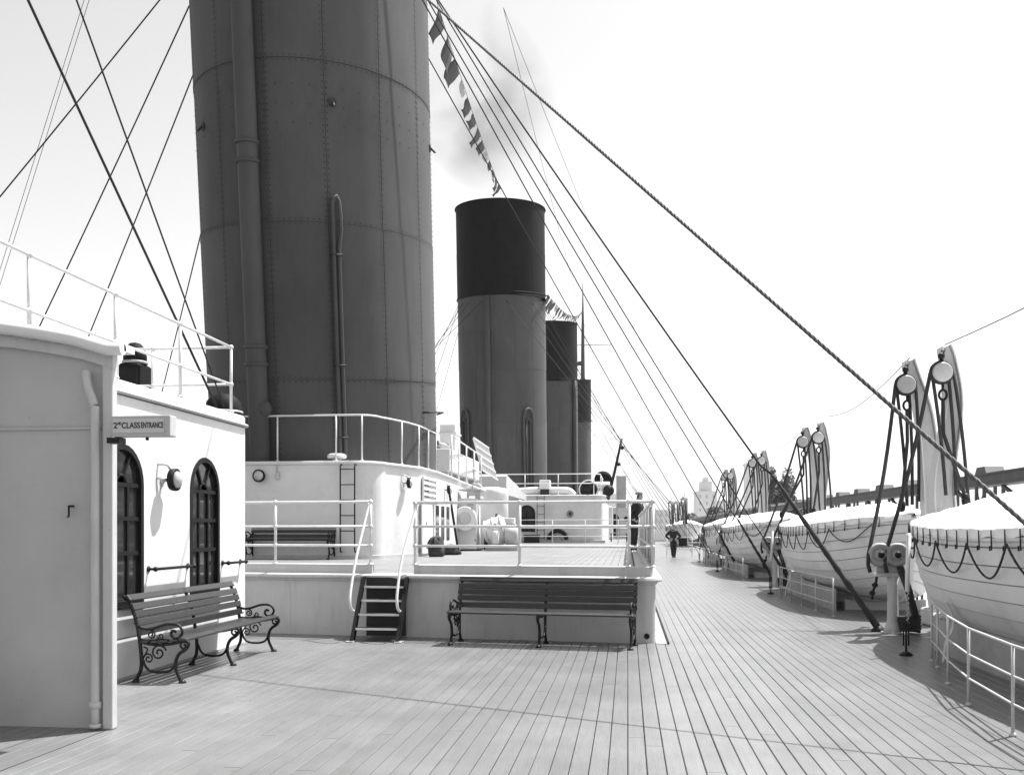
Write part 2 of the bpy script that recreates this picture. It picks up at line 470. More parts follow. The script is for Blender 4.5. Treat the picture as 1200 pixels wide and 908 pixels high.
# ================================================================== railing builder
def ball(b, c, r=0.03):
    b.lathe([(0, -r), (r * 0.7, -r * 0.7), (r, 0), (r * 0.7, r * 0.7), (0, r)], 8, Matrix.Translation(c))
def railing(name, label, pts, z0, heights, post_at, group=None, rr=0.018, pr=0.022, m='rail', cat='railing', balls=True, base=None, zf=None):
    """pts: polyline (x,y); heights: rail heights above z0; post_at: list of (x,y)"""
    t = thing(name, label, cat, (pts[0][0], pts[0][1], z0), group=group)
    for h in heights:
        b = MB(); b.tube([(p[0], p[1], z0 + h + (zf(p) if zf else 0)) for p in pts], rr if h < max(heights) else rr * 1.15, 8); b.build('rail', m, t)
    for p in post_at:
        b = MB(); top = z0 + max(heights) + (zf(p) if zf else 0)
        b.tube([(p[0], p[1], z0), (p[0], p[1], top)], pr, 8)
        b.lathe([(pr * 2, 0), (pr * 2, 0.012), (pr * 1.1, 0.03)], 8, Matrix.Translation((p[0], p[1], z0)))
        if balls:
            for h in heights: ball(b, (p[0], p[1], z0 + h + (zf(p) if zf else 0)), pr * 1.7)
        b.build('post', m, t)
    return t

pl = lambda x: (x, fy(x) + 0.065)
railing('platform_railing', 'white pipe railing on the platform left of the steps', [pl(-9), pl(-5.24), pl(-3.73)], 1.03, (0.28, 0.56, 0.92), [pl(-6.8), pl(-5.24), pl(-3.73)], group='platform railings')
rt = railing('platform_railing', 'white pipe railing on the platform above the long dark bench', [pl(-3.05), pl(-1.5), pl(0.02), pl(0.34)], 1.03, (0.28, 0.56, 0.90), [pl(-3.05), pl(-1.51), pl(0.02), pl(0.34)], group='platform railings')
spts = [(0.335, y) for y in (13.55, 16.5, 19.5, 22.5, 25.5, 28.5, 31.5, 34.5, 37.5, 40.5, 43.5, 46.5, 49.5)]
railing('platform_railing', 'white side railing of the platform where the man in the cap leans', spts, 1.03, (0.28, 0.56, 0.90), spts[1:], group='platform railings')
# weather cloth laced to the side railing
cl = thing('weather_cloth', 'grey canvas weather cloth laced along the platform side railing', 'canvas screen', (0.36, 20, 1.03))
b = MB(); nn = 60
vs = []
for i in range(nn + 1):
    y = 13.62 + (28.4 - 13.62) * i / nn
    for j in range(7):
        f = j / 6
        vs.append((0.365 + 0.012 * math.sin(i * 1.3 + j) * math.sin(f * PI) + 0.008 * math.sin(i * .5), y, 1.02 + 0.895 * f - 0.02 * abs(math.sin(i * PI / 4)) * (f > .9)))
b.add(vs, [(i * 7 + j, i * 7 + j + 1, (i + 1) * 7 + j + 1, (i + 1) * 7 + j) for i in range(nn) for j in range(6)], True)
o = b.build('cloth', 'canvasg', cl); so = o.modifiers.new('solid', 'SOLIDIFY'); so.thickness = 0.006

# ================================================================== SECOND-CLASS ENTRANCE DECKHOUSE (left)
HX = -5.15; HY0, HY1 = 6.9, 12.95
dh = thing('entrance_deckhouse', 'white deckhouse at left with tall arched windows and railed roof', 'deckhouse', (-9, 10, 0))
def arch(cy, z0, zs, r, n=14):
    pts = [(cy - r, z0), (cy + r, z0)]
    pts += [(cy + r * math.cos(PI * i / n), zs + r * math.sin(PI * i / n)) for i in range(n + 1)]
    return pts
WIN = [(9.55, 0.76, 2.01, 0.42), (11.52, 0.76, 2.01, 0.42)]
outer = [(HY0, 0.0), (HY1 - 0.2, 0.0), (HY1 - 0.2, 2.93), (HY0, 2.93)]
loops = [[Vector((p[0], p[1], 0)) for p in outer]] + [[Vector((p[0], p[1], 0)) for p in arch(*q)] for q in WIN]
flat = [p for lp in loops for p in lp]
b = MB()
b.add([(HX, p.x, p.y) for p in flat], [tuple(t) for t in tessellate_polygon(loops)])
o0 = 4
for q in WIN:
    a = arch(*q); k = len(a)
    b.add([(HX, p[0], p[1]) for p in a] + [(HX - 0.14, p[0], p[1]) for p in a], [(i, (i + 1) % k, k + (i + 1) % k, k + i) for i in range(k)])
crn = []
for i in range(7):
    a = PI / 2 * i / 6
    crn.append((HX - 0.2 + 0.2 * math.cos(a), HY1 - 0.2 + 0.2 * math.sin(a)))
b.sweep([(p[0], p[1]) for p in crn] + [(-13, HY1)], [(0, 0.0), (0, 2.93)], smooth=False)
b.build('wall', 'white', dh)
edgep = [(HX, HY0)] + crn + [(-13, HY1)]
b = MB(); b.sweep(edgep, [(0.003, 2.93), (0.035, 2.932), (0.05, 2.95), (0.035, 2.968), (0.003, 2.975)], smooth=False); b.build('cornice', 'trim', dh)
b = MB(); b.sweep(edgep, [(0.0, 2.92), (0.0, 2.99), (0.0, 3.05), (-0.03, 3.085), (-0.10, 3.10)]); b.build('roof_edge', 'white', dh)
b = MB(); b.add([(HX - 0.09, HY0, 3.098), (HX - 0.09, HY1 - 0.2, 3.098), (HX - 0.25, HY1 - 0.09, 3.098), (-13, HY1 - 0.09, 3.098), (-13, HY0, 3.098)], [(0, 1, 2, 3, 4)]); b.build('roof', 'trim', dh)
b = MB(); b.box(HX, HX + 0.003, HY0, HY1 - 0.21, 0.425, 0.435); b.build('plate_seam', 'darkbuff', dh)
b = MB(); b.box(HX, HX + 0.012, HY0, HY1 - 0.21, 0.0, 0.03); b.build('foot_angle', 'grey', dh)
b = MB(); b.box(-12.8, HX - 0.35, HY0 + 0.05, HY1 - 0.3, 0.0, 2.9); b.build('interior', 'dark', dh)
for (cy, z0, zs, r) in WIN:
    b = MB()
    a = arch(cy, z0, zs, r - 0.003); ai = arch(cy, z0 + 0.05, zs, r - 0.06); k = len(a)
    for (xa, xb) in ((HX + 0.012, HX - 0.05),):
        vs = [(xa, p[0], p[1]) for p in a] + [(xa, p[0], p[1]) for p in ai] + [(xb, p[0], p[1]) for p in ai] + [(xb, p[0], p[1]) for p in a]
        b.add(vs, [(i, (i + 1) % k, k + (i + 1) % k, k + i) for i in range(k)] + [(k + i, k + (i + 1) % k, 2 * k + (i + 1) % k, 2 * k + i) for i in range(k)] + [(3 * k + i, 3 * k + (i + 1) % k, (i + 1) % k, i) for i in range(k)])
    win = b.build('window', 'frame', dh)
    ri = r - 0.06
    b = MB()
    zz = [z0 + 0.05, 1.30, 1.66, 2.01]
    for z in zz[1:]:
        b.box(HX - 0.045, HX - 0.012, cy - ri, cy + ri, z - 0.022, z + 0.022)
    for yv in (cy - 0.13, cy + 0.13):
        b.box(HX - 0.043, HX - 0.014, yv - 0.018, yv + 0.018, z0 + 0.05, 2.01)
    for a_ in (60, 120):
        ca, sa = math.cos(R(a_)), math.sin(R(a_))
        b.bar((HX - 0.028, cy + 0.09 * ca, zs + 0.09 * sa), (HX - 0.028, cy + ri * ca, zs + ri * sa), 0.03, 0.03, (1, 0, 0))
    b.tube([(HX - 0.028, cy + 0.10 * math.cos(PI * i / 10), zs + 0.10 * math.sin(PI * i / 10)) for i in range(11)], 0.018, 6)
    b.build('glazing_bar', 'frame', win)
    for i in range(3):
        for j in range(3):
            ya, yb = (cy - ri, cy - 0.148, cy - 0.112)[0] if i == 0 else 0, 0
            ya = (cy - ri, cy - 0.112, cy + 0.148)[i]; yb = (cy - 0.148, cy + 0.112, cy + ri)[i]
            tl = rng.uniform(-0.006, 0.006)
            p = MB(); p.add([(HX - 0.035 + tl, ya, zz[j]), (HX - 0.035 - tl, yb, zz[j]), (HX - 0.035 - tl, yb, zz[j + 1]), (HX - 0.035 + tl, ya, zz[j + 1])], [(0, 1, 2, 3)])
            p.build('pane', 'glass', win)
    for (a0, a1) in ((0, 60), (60, 120), (120, 180)):
        p = MB(); pts = [(HX - 0.035, cy + 0.1 * math.cos(R(a0 + (a1 - a0) * i / 5)), zs + 0.02 + 0.1 * math.sin(R(a0 + (a1 - a0) * i / 5))) for i in range(6)]
        pts += [(HX - 0.035, cy + ri * math.cos(R(a1 + (a0 - a1) * i / 5)), zs + ri * math.sin(R(a1 + (a0 - a1) * i / 5))) for i in range(6)]
        p.add(pts, [tuple(range(12))]); p.build('pane', 'glass', win)
    b = MB(); b.box(HX - 0.02, HX + 0.03, cy - r - 0.01, cy + r + 0.01, z0 - 0.03, z0 - 0.004); b.build('sill', 'frame', win)
    # pale panel behind the middle panes
    b = MB(); b.box(HX - 0.30, HX - 0.28, cy - 0.36, cy + 0.30, 1.36, 1.60); b.build('pale_panel', 'white2', win)

# roof railing (starboard edge and forward edge of the roof)
rz0 = 3.095
rpts = [(HX - 0.06, y) for y in (6.0, 8.05, 9.51, 10.97, 12.46)]
railing('roof_railing', 'white pipe railing along the starboard roof edge of the near deckhouse', rpts + [(HX - 0.06, 12.46)], rz0, (0.37, 0.86), rpts[1:], group='near deckhouse roof railings', rr=0.016, pr=0.02)
rp2 = [(HX - 0.06, 12.46), (-6.3, 12.46), (-7.4, 12.46), (-8.6, 12.46), (-10, 12.46)]
railing('roof_railing', 'white pipe railing across the forward roof edge of the near deckhouse', rp2, rz0, (0.37, 0.86), rp2[1:], group='near deckhouse roof railings', rr=0.016, pr=0.02)
# cowl ventilator and a canvas hood on the roof
cv = thing('cowl_ventilator', 'dark hooded ventilator standing behind the near roof railing', 'ventilator', (-7.36, 14, 2.6))
b = MB(); b.box(-7.53, -7.19, 13.8, 14.2, 2.6, 4.02); b.build('trunk', 'black', cv, bevel=0.03)
b = MB(); b.lathe([(0.17, 0), (0.17, 0.12), (0.14, 0.24), (0.08, 0.31), (0, 0.33)], 16, Matrix.Translation((-7.36, 14, 4.03))); b.build('hood', 'black', cv)
b = MB(); b.box(-7.50, -7.22, 13.785, 13.80, 3.2, 3.95); b.build('door_panel', 'frame', cv)
b = MB(); b.lathe([(0.185, -0.02), (0.19, 0.0), (0.185, 0.02)], 16, Matrix.Translation((-7.36, 14, 4.05))); b.build('rim', 'grey', cv)
dv = thing('dome_vent', 'dark half-round hood showing above the near deckhouse roof corner', 'ventilator', (-6.4, 15, 2.5))
b = MB(); b.lathe([(0.29, 0), (0.29, 0.95), (0.26, 1.08), (0.17, 1.18), (0, 1.22)], 24, Matrix.Translation((-6.4, 15, 2.5))); b.build('hood', 'black', dv)
b = MB(); b.lathe([(0.295, 0.9), (0.31, 0.915), (0.295, 0.93)], 24, Matrix.Translation((-6.4, 15, 2.5))); b.build('rim', 'rail', dv)

# storm rails on the wall
for (ya, yb, lb) in ((10.05, 11.06, 'dark hand rail on the white wall between the two arched windows'), (12.0, 12.64, 'short dark hand rail beyond the second arched window')):
    t = thing('grab_rail', lb, 'hand rail', (HX, ya, 1.1), group='wall hand rails')
    b = MB(); b.tube([(HX + 0.085, ya, 1.12), (HX + 0.085, yb, 1.12)], 0.016, 8); b.build('rail', 'frame', t)
    for y in (ya + 0.03, yb - 0.03):
        b = MB(); b.tube([(HX, y, 1.12), (HX + 0.08, y, 1.12)], 0.014, 8); b.lathe([(0.035, 0), (0.035, 0.01), (0.02, 0.02)], 10, frame_x((HX, y, 1.12))); ball(b, (HX + 0.085, y, 1.12), 0.03); b.build('bracket', 'iron', t)

# bulkhead lamps
def wall_lamp(label, c, face='x', r=0.125):
    t = thing('wall_lamp', label, 'lamp', c, group='bulkhead lamps')
    mt = frame_x(c) if face == 'x' else frame_y(c)
    off = 0.09 if face == 'x' else 0.05
    P = lambda z: mt @ Matrix.Translation((0, 0, z))
    b = MB(); b.lathe([(0.05, 0), (0.05, 0.015), (0.022, 0.03), (0.022, off)], 12, mt)
    b.build('bracket', 'rail', t)
    b = MB(); b.lathe([(r * 0.55, 0), (r * 0.95, 0.02), (r, 0.05), (r, 0.085), (r * 0.82, 0.09), (r * 0.80, 0.07)], 24, P(off)); b.build('housing', 'frame', t)
    b = MB(); b.lathe([(r * 0.82, 0.0), (r * 0.7, 0.035), (r * 0.4, 0.055), (0, 0.062)], 24, P(off + 0.075)); b.build('lens', 'lens', t)
    if face == 'x':
        b = MB(); b.tube([(c[0], c[1] - 0.10, c[2] + 0.17), (c[0] + 0.06, c[1] - 0.08, c[2] + 0.17), (c[0] + 0.09, c[1] - 0.05, c[2] + 0.16), (c[0] + 0.11, c[1], c[2] + 0.1)], 0.016, 8); b.tube([(c[0] + 0.01, c[1] - 0.13, c[2] + 0.01), (c[0] + 0.09, c[1] - 0.04, c[2])], 0.014, 6); b.build('conduit', 'rail', t)
    return t
wall_lamp('round bulkhead lamp on the white wall between the arched windows', (HX, 10.40, 2.10))

# ------------------------------------------------------------------ wing screen with post, eave, down pipe
ws = thing('entrance_screen', 'grey-white weather screen wall at far left with rounded eave and down pipe', 'screen wall', (-5, 7.3, 0))
def screen_top(x): return 2.88 - 0.0 + 0.19 * min(1.0, (-3.95 - x) / 0.9) ** 0.7 + 0.02 * max(0, -4.85 - x) if x < -3.95 else 2.88
n = 24
xs = [-4.05 - 3.6 * i / n for i in range(n + 1)]
b = MB()
vs = [];
for x in xs: vs += [(x, 7.225, 0.0), (x, 7.225, 2.33)]
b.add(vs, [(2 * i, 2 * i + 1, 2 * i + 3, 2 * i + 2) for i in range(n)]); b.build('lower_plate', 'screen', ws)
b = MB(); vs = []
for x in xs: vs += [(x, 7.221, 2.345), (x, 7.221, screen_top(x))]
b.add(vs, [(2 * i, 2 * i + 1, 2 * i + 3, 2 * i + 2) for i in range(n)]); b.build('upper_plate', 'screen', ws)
b = MB(); b.box(-7.65, -4.041, 7.205, 7.23, 2.325, 2.352); b.build('seam_strip', 'screen', ws, bevel=0.006)
b = MB(); b.box(-4.040, -3.955, 7.17, 7.25, 0.0, 2.93); b.build('post', 'white2', ws, bevel=0.012, seg=2)
b = MB(); b.box(-7.65, -4.041, 7.228, 7.25, 0.0, 2.75); b.build('forward_face', 'white', ws)
# eave: rounded gutter nosing following the cambered roof
ev = [(x, screen_top(x)) for x in [-3.82, -3.95] + xs[1:]]
b = MB(); b.tube([(p[0], 7.08, p[1] + 0.045) for p in ev], 0.05, 12); b.build('eave_nosing', 'white', ws)
b = MB(); vs = []
for p in ev: vs += [(p[0], 7.10, p[1] + 0.03), (p[0], 7.26, p[1] + 0.03), (p[0], 7.10, p[1] + 0.085), (p[0], 7.26, p[1] + 0.085)]
fs = []
for i in range(len(ev) - 1):
    a, c = 4 * i, 4 * i + 4
    fs += [(a, a + 1, c + 1, c), (a + 2, c + 2, c + 3, a + 3), (a, c, c + 2, a + 2), (a + 1, a + 3, c + 3, c + 1)]
fs += [(0, 2, 3, 1)]
b.add(vs, fs); b.build('roof_slab', 'white', ws)
b = MB(); vs = []
for p in ev[1:]: vs += [(p[0], 7.16, p[1] - 0.09), (p[0], 7.16, p[1] + 0.03), (p[0], 7.22, p[1] - 0.09)]
b.add(vs, [(3 * i, 3 * i + 1, 3 * i + 4, 3 * i + 3) for i in range(len(ev) - 2)] + [(3 * i, 3 * i + 3, 3 * i + 5, 3 * i + 2) for i in range(len(ev) - 2)]); b.build('fascia', 'white2', ws)
for i in range(9):
    x = -4.2 - i * 0.2
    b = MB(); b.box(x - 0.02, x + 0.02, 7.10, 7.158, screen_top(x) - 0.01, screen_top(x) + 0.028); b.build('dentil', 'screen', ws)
b = MB(); b.tube(curve([(-4.165, 7.16, 2.78), (-4.145, 7.15, 2.66), (-4.09, 7.15, 2.50), (-4.085, 7.15, 2.38), (-4.085, 7.15, 1.2), (-4.085, 7.15, 0.02)], 5), 0.033, 12); dp = b.build('down_pipe', 'white2', ws)
for z in (0.02, 0.17):
    b = MB(); b.lathe([(0.046, 0), (0.046, 0.05 if z > .1 else 0.03)], 12, Matrix.Translation((-4.085, 7.15, z))); b.build('collar', 'white2', dp)
b = MB(); b.tube([(-4.32, 7.225, 1.73), (-4.32, 7.18, 1.73), (-4.275, 7.18, 1.73)], 0.008, 6); b.tube([(-4.318, 7.18, 1.73), (-4.318, 7.18, 1.65), (-4.33, 7.18, 1.645)], 0.008, 6); b.build('hook', 'iron', ws)
# sign
sg = thing('entrance_sign', 'small box sign reading 2ND CLASS ENTRANCE fixed to the white post', 'sign', (-3.66, 7.1, 2.25))
b = MB(); b.box(-3.90, -3.43, 7.055, 7.165, 2.252, 2.412); b.build('case', 'trim', sg, bevel=0.008, seg=2)
b = MB(); b.box(-3.885, -3.475, 7.049, 7.057, 2.280, 2.388); b.build('face', 'signface', sg)
b = MB(); b.box(-3.94, -3.84, 7.06, 7.165, 2.205, 2.248); b.build('bracket', 'iron', sg)
b = MB(); b.lathe([(0, 0), (0.012, 0.004), (0.014, 0.015), (0.008, 0.028)], 10, Matrix.Translation((-3.64, 7.11, 2.225))); b.build('knob', 'iron', sg)
def text_mesh(txt, size):
    cu = bpy.data.curves.new('t', 'FONT'); cu.body = txt; cu.size = size; cu.extrude = 0.001; cu.offset = size * 0.012
    ob = bpy.data.objects.new('t', cu); COL.objects.link(ob)
    me = bpy.data.meshes.new_from_object(ob.evaluated_get(bpy.context.evaluated_depsgraph_get()))
    bpy.data.objects.remove(ob); return me
def place_text(txt, size, width, loc, parent, name='lettering'):
    me = text_mesh(txt, size)
    xs_ = [v.co.x for v in me.vertices]; wd = max(xs_) - min(xs_); x0 = min(xs_)
    for v in me.vertices:
        p = Vector(((v.co.x - x0) * width / wd, -v.co.z, v.co.y)) + Vector(loc)
        v.co = MW[parent].inverted() @ p
    me.materials.clear(); me.materials.append(M['ink'])
    return link(name, me, parent)
place_text('2', 0.062, 0.030, (-3.878, 7.0465, 2.316), sg)
place_text('ND', 0.030, 0.030, (-3.845, 7.0465, 2.342), sg)
place_text('CLASS', 0.062, 0.145, (-3.811, 7.0465, 2.316), sg)
place_text('ENTRANCE', 0.062, 0.178, (-3.657, 7.0465, 2.316), sg)

# ================================================================== BENCHES
def spiral(c, r0, r1, a0, turns, n=18):
    return [(c[0] + (r0 + (r1 - r0) * i / n) * math.cos(a0 + 2 * PI * turns * i / n), c[1] + (r0 + (r1 - r0) * i / n) * math.sin(a0 + 2 * PI * turns * i / n)) for i in range(n + 1)]
BACK = [(0.22, 0.0), (0.205, 0.05), (0.17, 0.13), (0.165, 0.24), (0.175, 0.36), (0.19, 0.46), (0.215, 0.60), (0.265, 0.755), (0.315, 0.845), (0.36, 0.865)]
def bench(L, loc, rz, label, supports, front_arm=True):
    t = thing('park_bench', label, 'bench', loc, rz, group='slatted benches')
    cw = -0.03
    def support(x, arm):
        b = MB()
        def add(p2, r, n=6): b.tube([(x, p[0], p[1]) for p in p2], r, n, sq=(1, 1))
        add(curve([Vector((p[0], p[1], 0)) for p in BACK], 4), 0.019)
        fl = [(-0.265, 0.0), (-0.24, 0.05), (-0.205, 0.13), (-0.20, 0.21), (-0.235, 0.29), (-0.31, 0.345), (-0.335, 0.40), (-0.30, 0.435)]
        add(curve([Vector((p[0], p[1], 0)) for p in fl], 4), 0.019)
        add(curve([Vector((p[0], p[1], 0)) for p in [(0.18, 0.41), (0.05, 0.385), (-0.13, 0.39), (-0.30, 0.425)]], 4), 0.016)
        add(curve([Vector((p[0], p[1], 0)) for p in [(-0.20, 0.20), (-0.15, 0.13), (-0.05, 0.105), (0.06, 0.115), (0.12, 0.16), (0.15, 0.24)]], 4), 0.014)
        for fx in (-0.27, 0.225):
            b.lathe([(0.04, 0), (0.04, 0.012), (0.02, 0.035)], 8, Matrix.Translation((x, fx, 0)))
        add(spiral((-0.285, 0.375), 0.045, 0.012, 2.2, -1.1, 12), 0.012)
        o = b.build('support', 'iron', t, local=True)
        if arm:
            b = MB()
            add2 = lambda p2, r: b.tube([(x, p[0], p[1]) for p in p2], r, 6)
            add2(curve([Vector((p[0], p[1], 0)) for p in [(0.235, 0.60), (0.15, 0.545), (0.05, 0.545), (-0.10, 0.59), (-0.22, 0.585), (-0.27, 0.52), (-0.24, 0.462), (-0.185, 0.452), (-0.15, 0.487), (-0.17, 0.525), (-0.205, 0.515)]], 4), 0.015)
            b.build('arm_rest', 'iron', o, local=True)
            b = MB()
            add2(spiral((-0.02, 0.30), 0.085, 0.012, PI * 0.9, -1.6, 22), 0.010)
            add2(spiral((0.09, 0.24), 0.055, 0.010, 0.2, 1.4, 18), 0.009)
            add2(spiral((0.06, 0.485), 0.045, 0.010, PI * 0.5, 1.5, 18), 0.009)
            add2(spiral((-0.04, 0.47), 0.035, 0.008, 0, -1.3, 14), 0.008)
            add2(curve([Vector((p[0], p[1], 0)) for p in [(0.17, 0.43), (0.05, 0.425), (-0.05, 0.44), (-0.14, 0.43)]], 4), 0.011)
            add2(curve([Vector((p[0], p[1], 0)) for p in [(0.15, 0.24), (0.10, 0.33), (0.14, 0.36)]], 4), 0.009)
            b.build('scroll', 'iron', o, local=True)
    for i in range(supports):
        x = -L / 2 + L * i / (supports - 1)
        support(x, i in (0, supports - 1))
    ext = 0.035
    for i in range(5):                                  # seat slats
        y = -0.29 + i * 0.102
        z = 0.445 - 0.012 * math.sin(i / 4 * PI) - 0.008 * i
        b = MB(); b.box(-L / 2 - ext, L / 2 + ext, -0.042, 0.042, -0.012, 0.012, Matrix.Translation((0, y, z)) @ Matrix.Rotation(0.25 if i == 0 else -0.03, 4, 'X'))
        b.build('seat_slat', 'slat', t, local=True, bevel=0.006, seg=2)
    cu = curve([Vector((p[0], p[1], 0)) for p in BACK[5:]], 10)
    ln = [0]
    for i in range(1, len(cu)): ln.append(ln[-1] + (cu[i] - cu[i - 1]).length)
    for i in range(5):
        sdist = 0.05 + (ln[-1] - 0.11) * i / 4
        k = min(range(len(cu)), key=lambda q: abs(ln[q] - sdist))
        tg = (cu[min(k + 1, len(cu) - 1)] - cu[max(k - 1, 0)]).normalized()
        ang = math.atan2(tg.y, tg.x)
        b = MB(); b.box(-L / 2 - ext, L / 2 + ext, -0.036, 0.036, -0.011, 0.011, Matrix.Translation((0, cu[k].x - 0.016 * math.sin(ang) * 1.6, cu[k].y + 0.016 * math.cos(ang) * 1.6)) @ Matrix.Rotation(ang, 4, 'X'))
        b.build('back_slat', 'slat', t, local=True, bevel=0.006, seg=2)
    return t
bench(2.58, (-4.735, 10.74, 0), R(90), 'dark slatted bench with scrolled iron ends against the deckhouse wall', 3)
bench(2.42, (-1.13, 13.10, 0), math.atan2(-0.30, 2.43), 'long dark slatted bench standing in front of the raised platform', 3)
bench(1.85, (-7.27, 20.60, 0.90), 0, 'dark slatted bench on the platform beside the iron ladder', 2)

# ================================================================== STEPS to the platform
st = thing('deck_steps', 'steep dark wooden steps from the deck up to the platform', 'steps', (-3.45, 13.4, 0))
SX0, SX1 = -3.77, -3.13
ya, yb = 13.12, 13.82
for x in (SX0, SX1):
    b = MB(); b.prism([(ya - 0.02, 0.0), (ya + 0.13, 0.0), (yb + 0.02, 0.87), (yb - 0.11, 0.87)], -0.02, 0.02, Matrix.Translation((x, 0, 0)) @ Matrix(((0, 0, 1, 0), (1, 0, 0, 0), (0, 1, 0, 0), (0, 0, 0, 1))))
    b.build('stringer', 'frame', st, bevel=0.004)
for i in range(4):
    z = 0.17 + i * 0.185; y = ya + 0.05 + (yb - ya) * z / 0.87
    b = MB(); b.box(SX0 + 0.021, SX1 - 0.021, y - 0.07, y + 0.10, z - 0.014, z + 0.014); tr = b.build('tread', 'tread', st, bevel=0.004)
    b = MB(); b.box(SX0 + 0.03, SX1 - 0.03, y - 0.076, y - 0.0705, z - 0.012, z + 0.012); b.build('nosing', 'rail', tr)
b = MB(); b.box(SX0 + 0.03, SX1 - 0.03, yb - 0.02, yb - 0.005, 0.02, 0.86); b.build('back_board', 'dark', st)
for x, x2 in ((-3.745, SX0 - 0.01), (-3.04, SX1 + 0.01)):
    b = MB(); b.tube(curve([(x, 13.90, 1.93), (x, 13.86, 1.80), (x2 - 0.01, 13.45, 1.15), (x2 - 0.02, 13.20, 0.70), (x2 - 0.01, 13.14, 0.52), (x2, 13.19, 0.44), (x2, 13.27, 0.42)], 6), 0.02, 8); b.build('hand_rail', 'rail', st)
for x in (SX0 - 0.02, SX1 + 0.02):
    b = MB(); b.box(x - 0.05, x + 0.05, ya - 0.04, ya + 0.12, 0.003, 0.016); b.build('foot_plate', 'trim', st)

# ================================================================== FUNNELS
RX, RY = 2.9, 3.7
TILT = R(6.5)
def fpt(phi, s_, off=0.0):
    """point on funnel skin; phi from aft (-Y) towards starboard; s_ along the axis from z=4"""
    nx, ny = math.sin(phi) / RX, -math.cos(phi) / RY
    l = math.hypot(nx, ny); nx /= l; ny /= l
    return TM @ Vector((RX * math.sin(phi) + nx * off, -RY * math.cos(phi) + ny * off, s_))
TM = Matrix.Rotation(TILT, 4, 'X')
NC = 14
def sz(z): return (z - 4.0) / math.cos(TILT)
RINGS = [sz(2.6), sz(5.3), sz(8.7), sz(12.1), sz(14.5), sz(16.7), sz(19.6), sz(22.45)]
def funnel(label, loc):
    t = thing('funnel', label, 'funnel', loc, group='four raked funnels')
    b = MB(); n = 84; vs = []
    for s_ in (RINGS[0], RINGS[5], RINGS[-1]):
        for j in range(n): vs.append(fpt(2 * PI * j / n, s_, -0.012))
    b.add(vs, [(i * n + j, i * n + (j + 1) % n, (i + 1) * n + (j + 1) % n, (i + 1) * n + j) for i in range(2) for j in range(n)], True)
    b.mi = [0] * n + [1] * n
    vs = [fpt(2 * PI * j / n, RINGS[-1], -0.012) for j in range(n)] + [fpt(2 * PI * j / n, RINGS[-1] - 6, -0.35) for j in range(n)]
    b.add(vs, [(j, (j + 1) % n, n + (j + 1) % n, n + j) for j in range(n)], True, None, 1)
    b.build('inner_shell', ['darkbuff', 'black'], t, local=True)
    for i in range(len(RINGS) - 1):
        proud = 0.010 if i % 2 else 0.0
        a0, a1 = RINGS[i] + (0.0), RINGS[i + 1] - 0.012
        for c in range(NC):
            p0 = 2 * PI * c / NC + 0.0022; p1 = 2 * PI * (c + 1) / NC - 0.0022
            b = MB(); m = 8; vs = []
            for k in range(m + 1):
                p = p0 + (p1 - p0) * k / m
                vs += [fpt(p, a0, proud), fpt(p, a1, proud), fpt(p, a0, proud - 0.02), fpt(p, a1, proud - 0.02)]
            fs = [(4 * k, 4 * k + 1, 4 * k + 5, 4 * k + 4) for k in range(m)]
            b.add(vs, fs, True)
            b.add(vs, [(4 * k, 4 * k + 4, 4 * k + 6, 4 * k + 2) for k in range(m)] + [(4 * k + 1, 4 * k + 3, 4 * k + 7, 4 * k + 5) for k in range(m)] + [(0, 2, 3, 1), (4 * m, 4 * m + 1, 4 * m + 3, 4 * m + 2)])
            b.build('shell_plate', 'black' if i >= 5 else 'buff', t, local=True)
    for s_, rr, mm in ((RINGS[-1] - 0.02, 0.05, 'black'), (RINGS[5] - 0.02, 0.04, 'black')):
        b = MB(); b.tube([fpt(2 * PI * j / 72, s_, 0.03) for j in range(72)], rr, 8, closed=True); b.build('ring_bar', mm, t, local=True)
    return t
FB = (-7.9, 24.9, 4.0)
f4 = funnel('huge near funnel at left, cut off by the top of the picture', FB)
f3 = copy_tree(f4, (-8.3, 66.0, 4.0), label='black-topped funnel second from the left, smoke drifting over it')
f2 = copy_tree(f4, (-8.0, 102.0, 4.0), label='third funnel, half hidden behind the second')
f1 = copy_tree(f4, (-8.0, 140.0, 4.0), label='farthest funnel, only its starboard sliver showing')
f4.scale = (0.96, 1, 1); f4.location = (-7.77, 24.9, 4.0)
# rivets on the near funnel
b = MB()
def rivet(phi, s_, off):
    c = fpt(phi, s_, off); d = 0.03 / RY
    r_ = 0.017
    n1 = (fpt(phi, s_, off + 0.014) - c); t1 = (fpt(phi + d, s_, off) - c).normalized() * r_; t2 = n1.normalized().cross(t1)
    o = len(b.v)
    b.v += [c + t1 + t2, c - t1 + t2, c - t1 - t2, c + t1 - t2, c + n1]
    for f in ((0, 1, 4), (1, 2, 4), (2, 3, 4), (3, 0, 4)): b.f.append(tuple(o + q for q in f)); b.sm.append(True); b.mi.append(0)
for c in range(-5, 7):
    ph = 2 * PI * c / NC
    if not (R(-85) < ph < R(125)): continue
    s_ = sz(3.0)
    while s_ < sz(16.6):
        for dd in (-0.045, 0.045): rivet(ph + dd / RX, s_, 0.008)
        s_ += 0.13
for i in range(1, 5):
    ph = R(-90)
    while ph < R(125):
        for ds in (-0.05, 0.05): rivet(ph, RINGS[i] + ds, 0.008)
        ph += 0.15 / 3.3
ph = R(-90)
while ph < R(125):
    for ds in (0.55, 0.95, 1.35): rivet(ph, RINGS[3] - ds, 0.008)
    ph += 0.42 / 3.3
o = b.build('rivets', 'darkbuff', f4, local=True); o['kind'] = 'stuff'
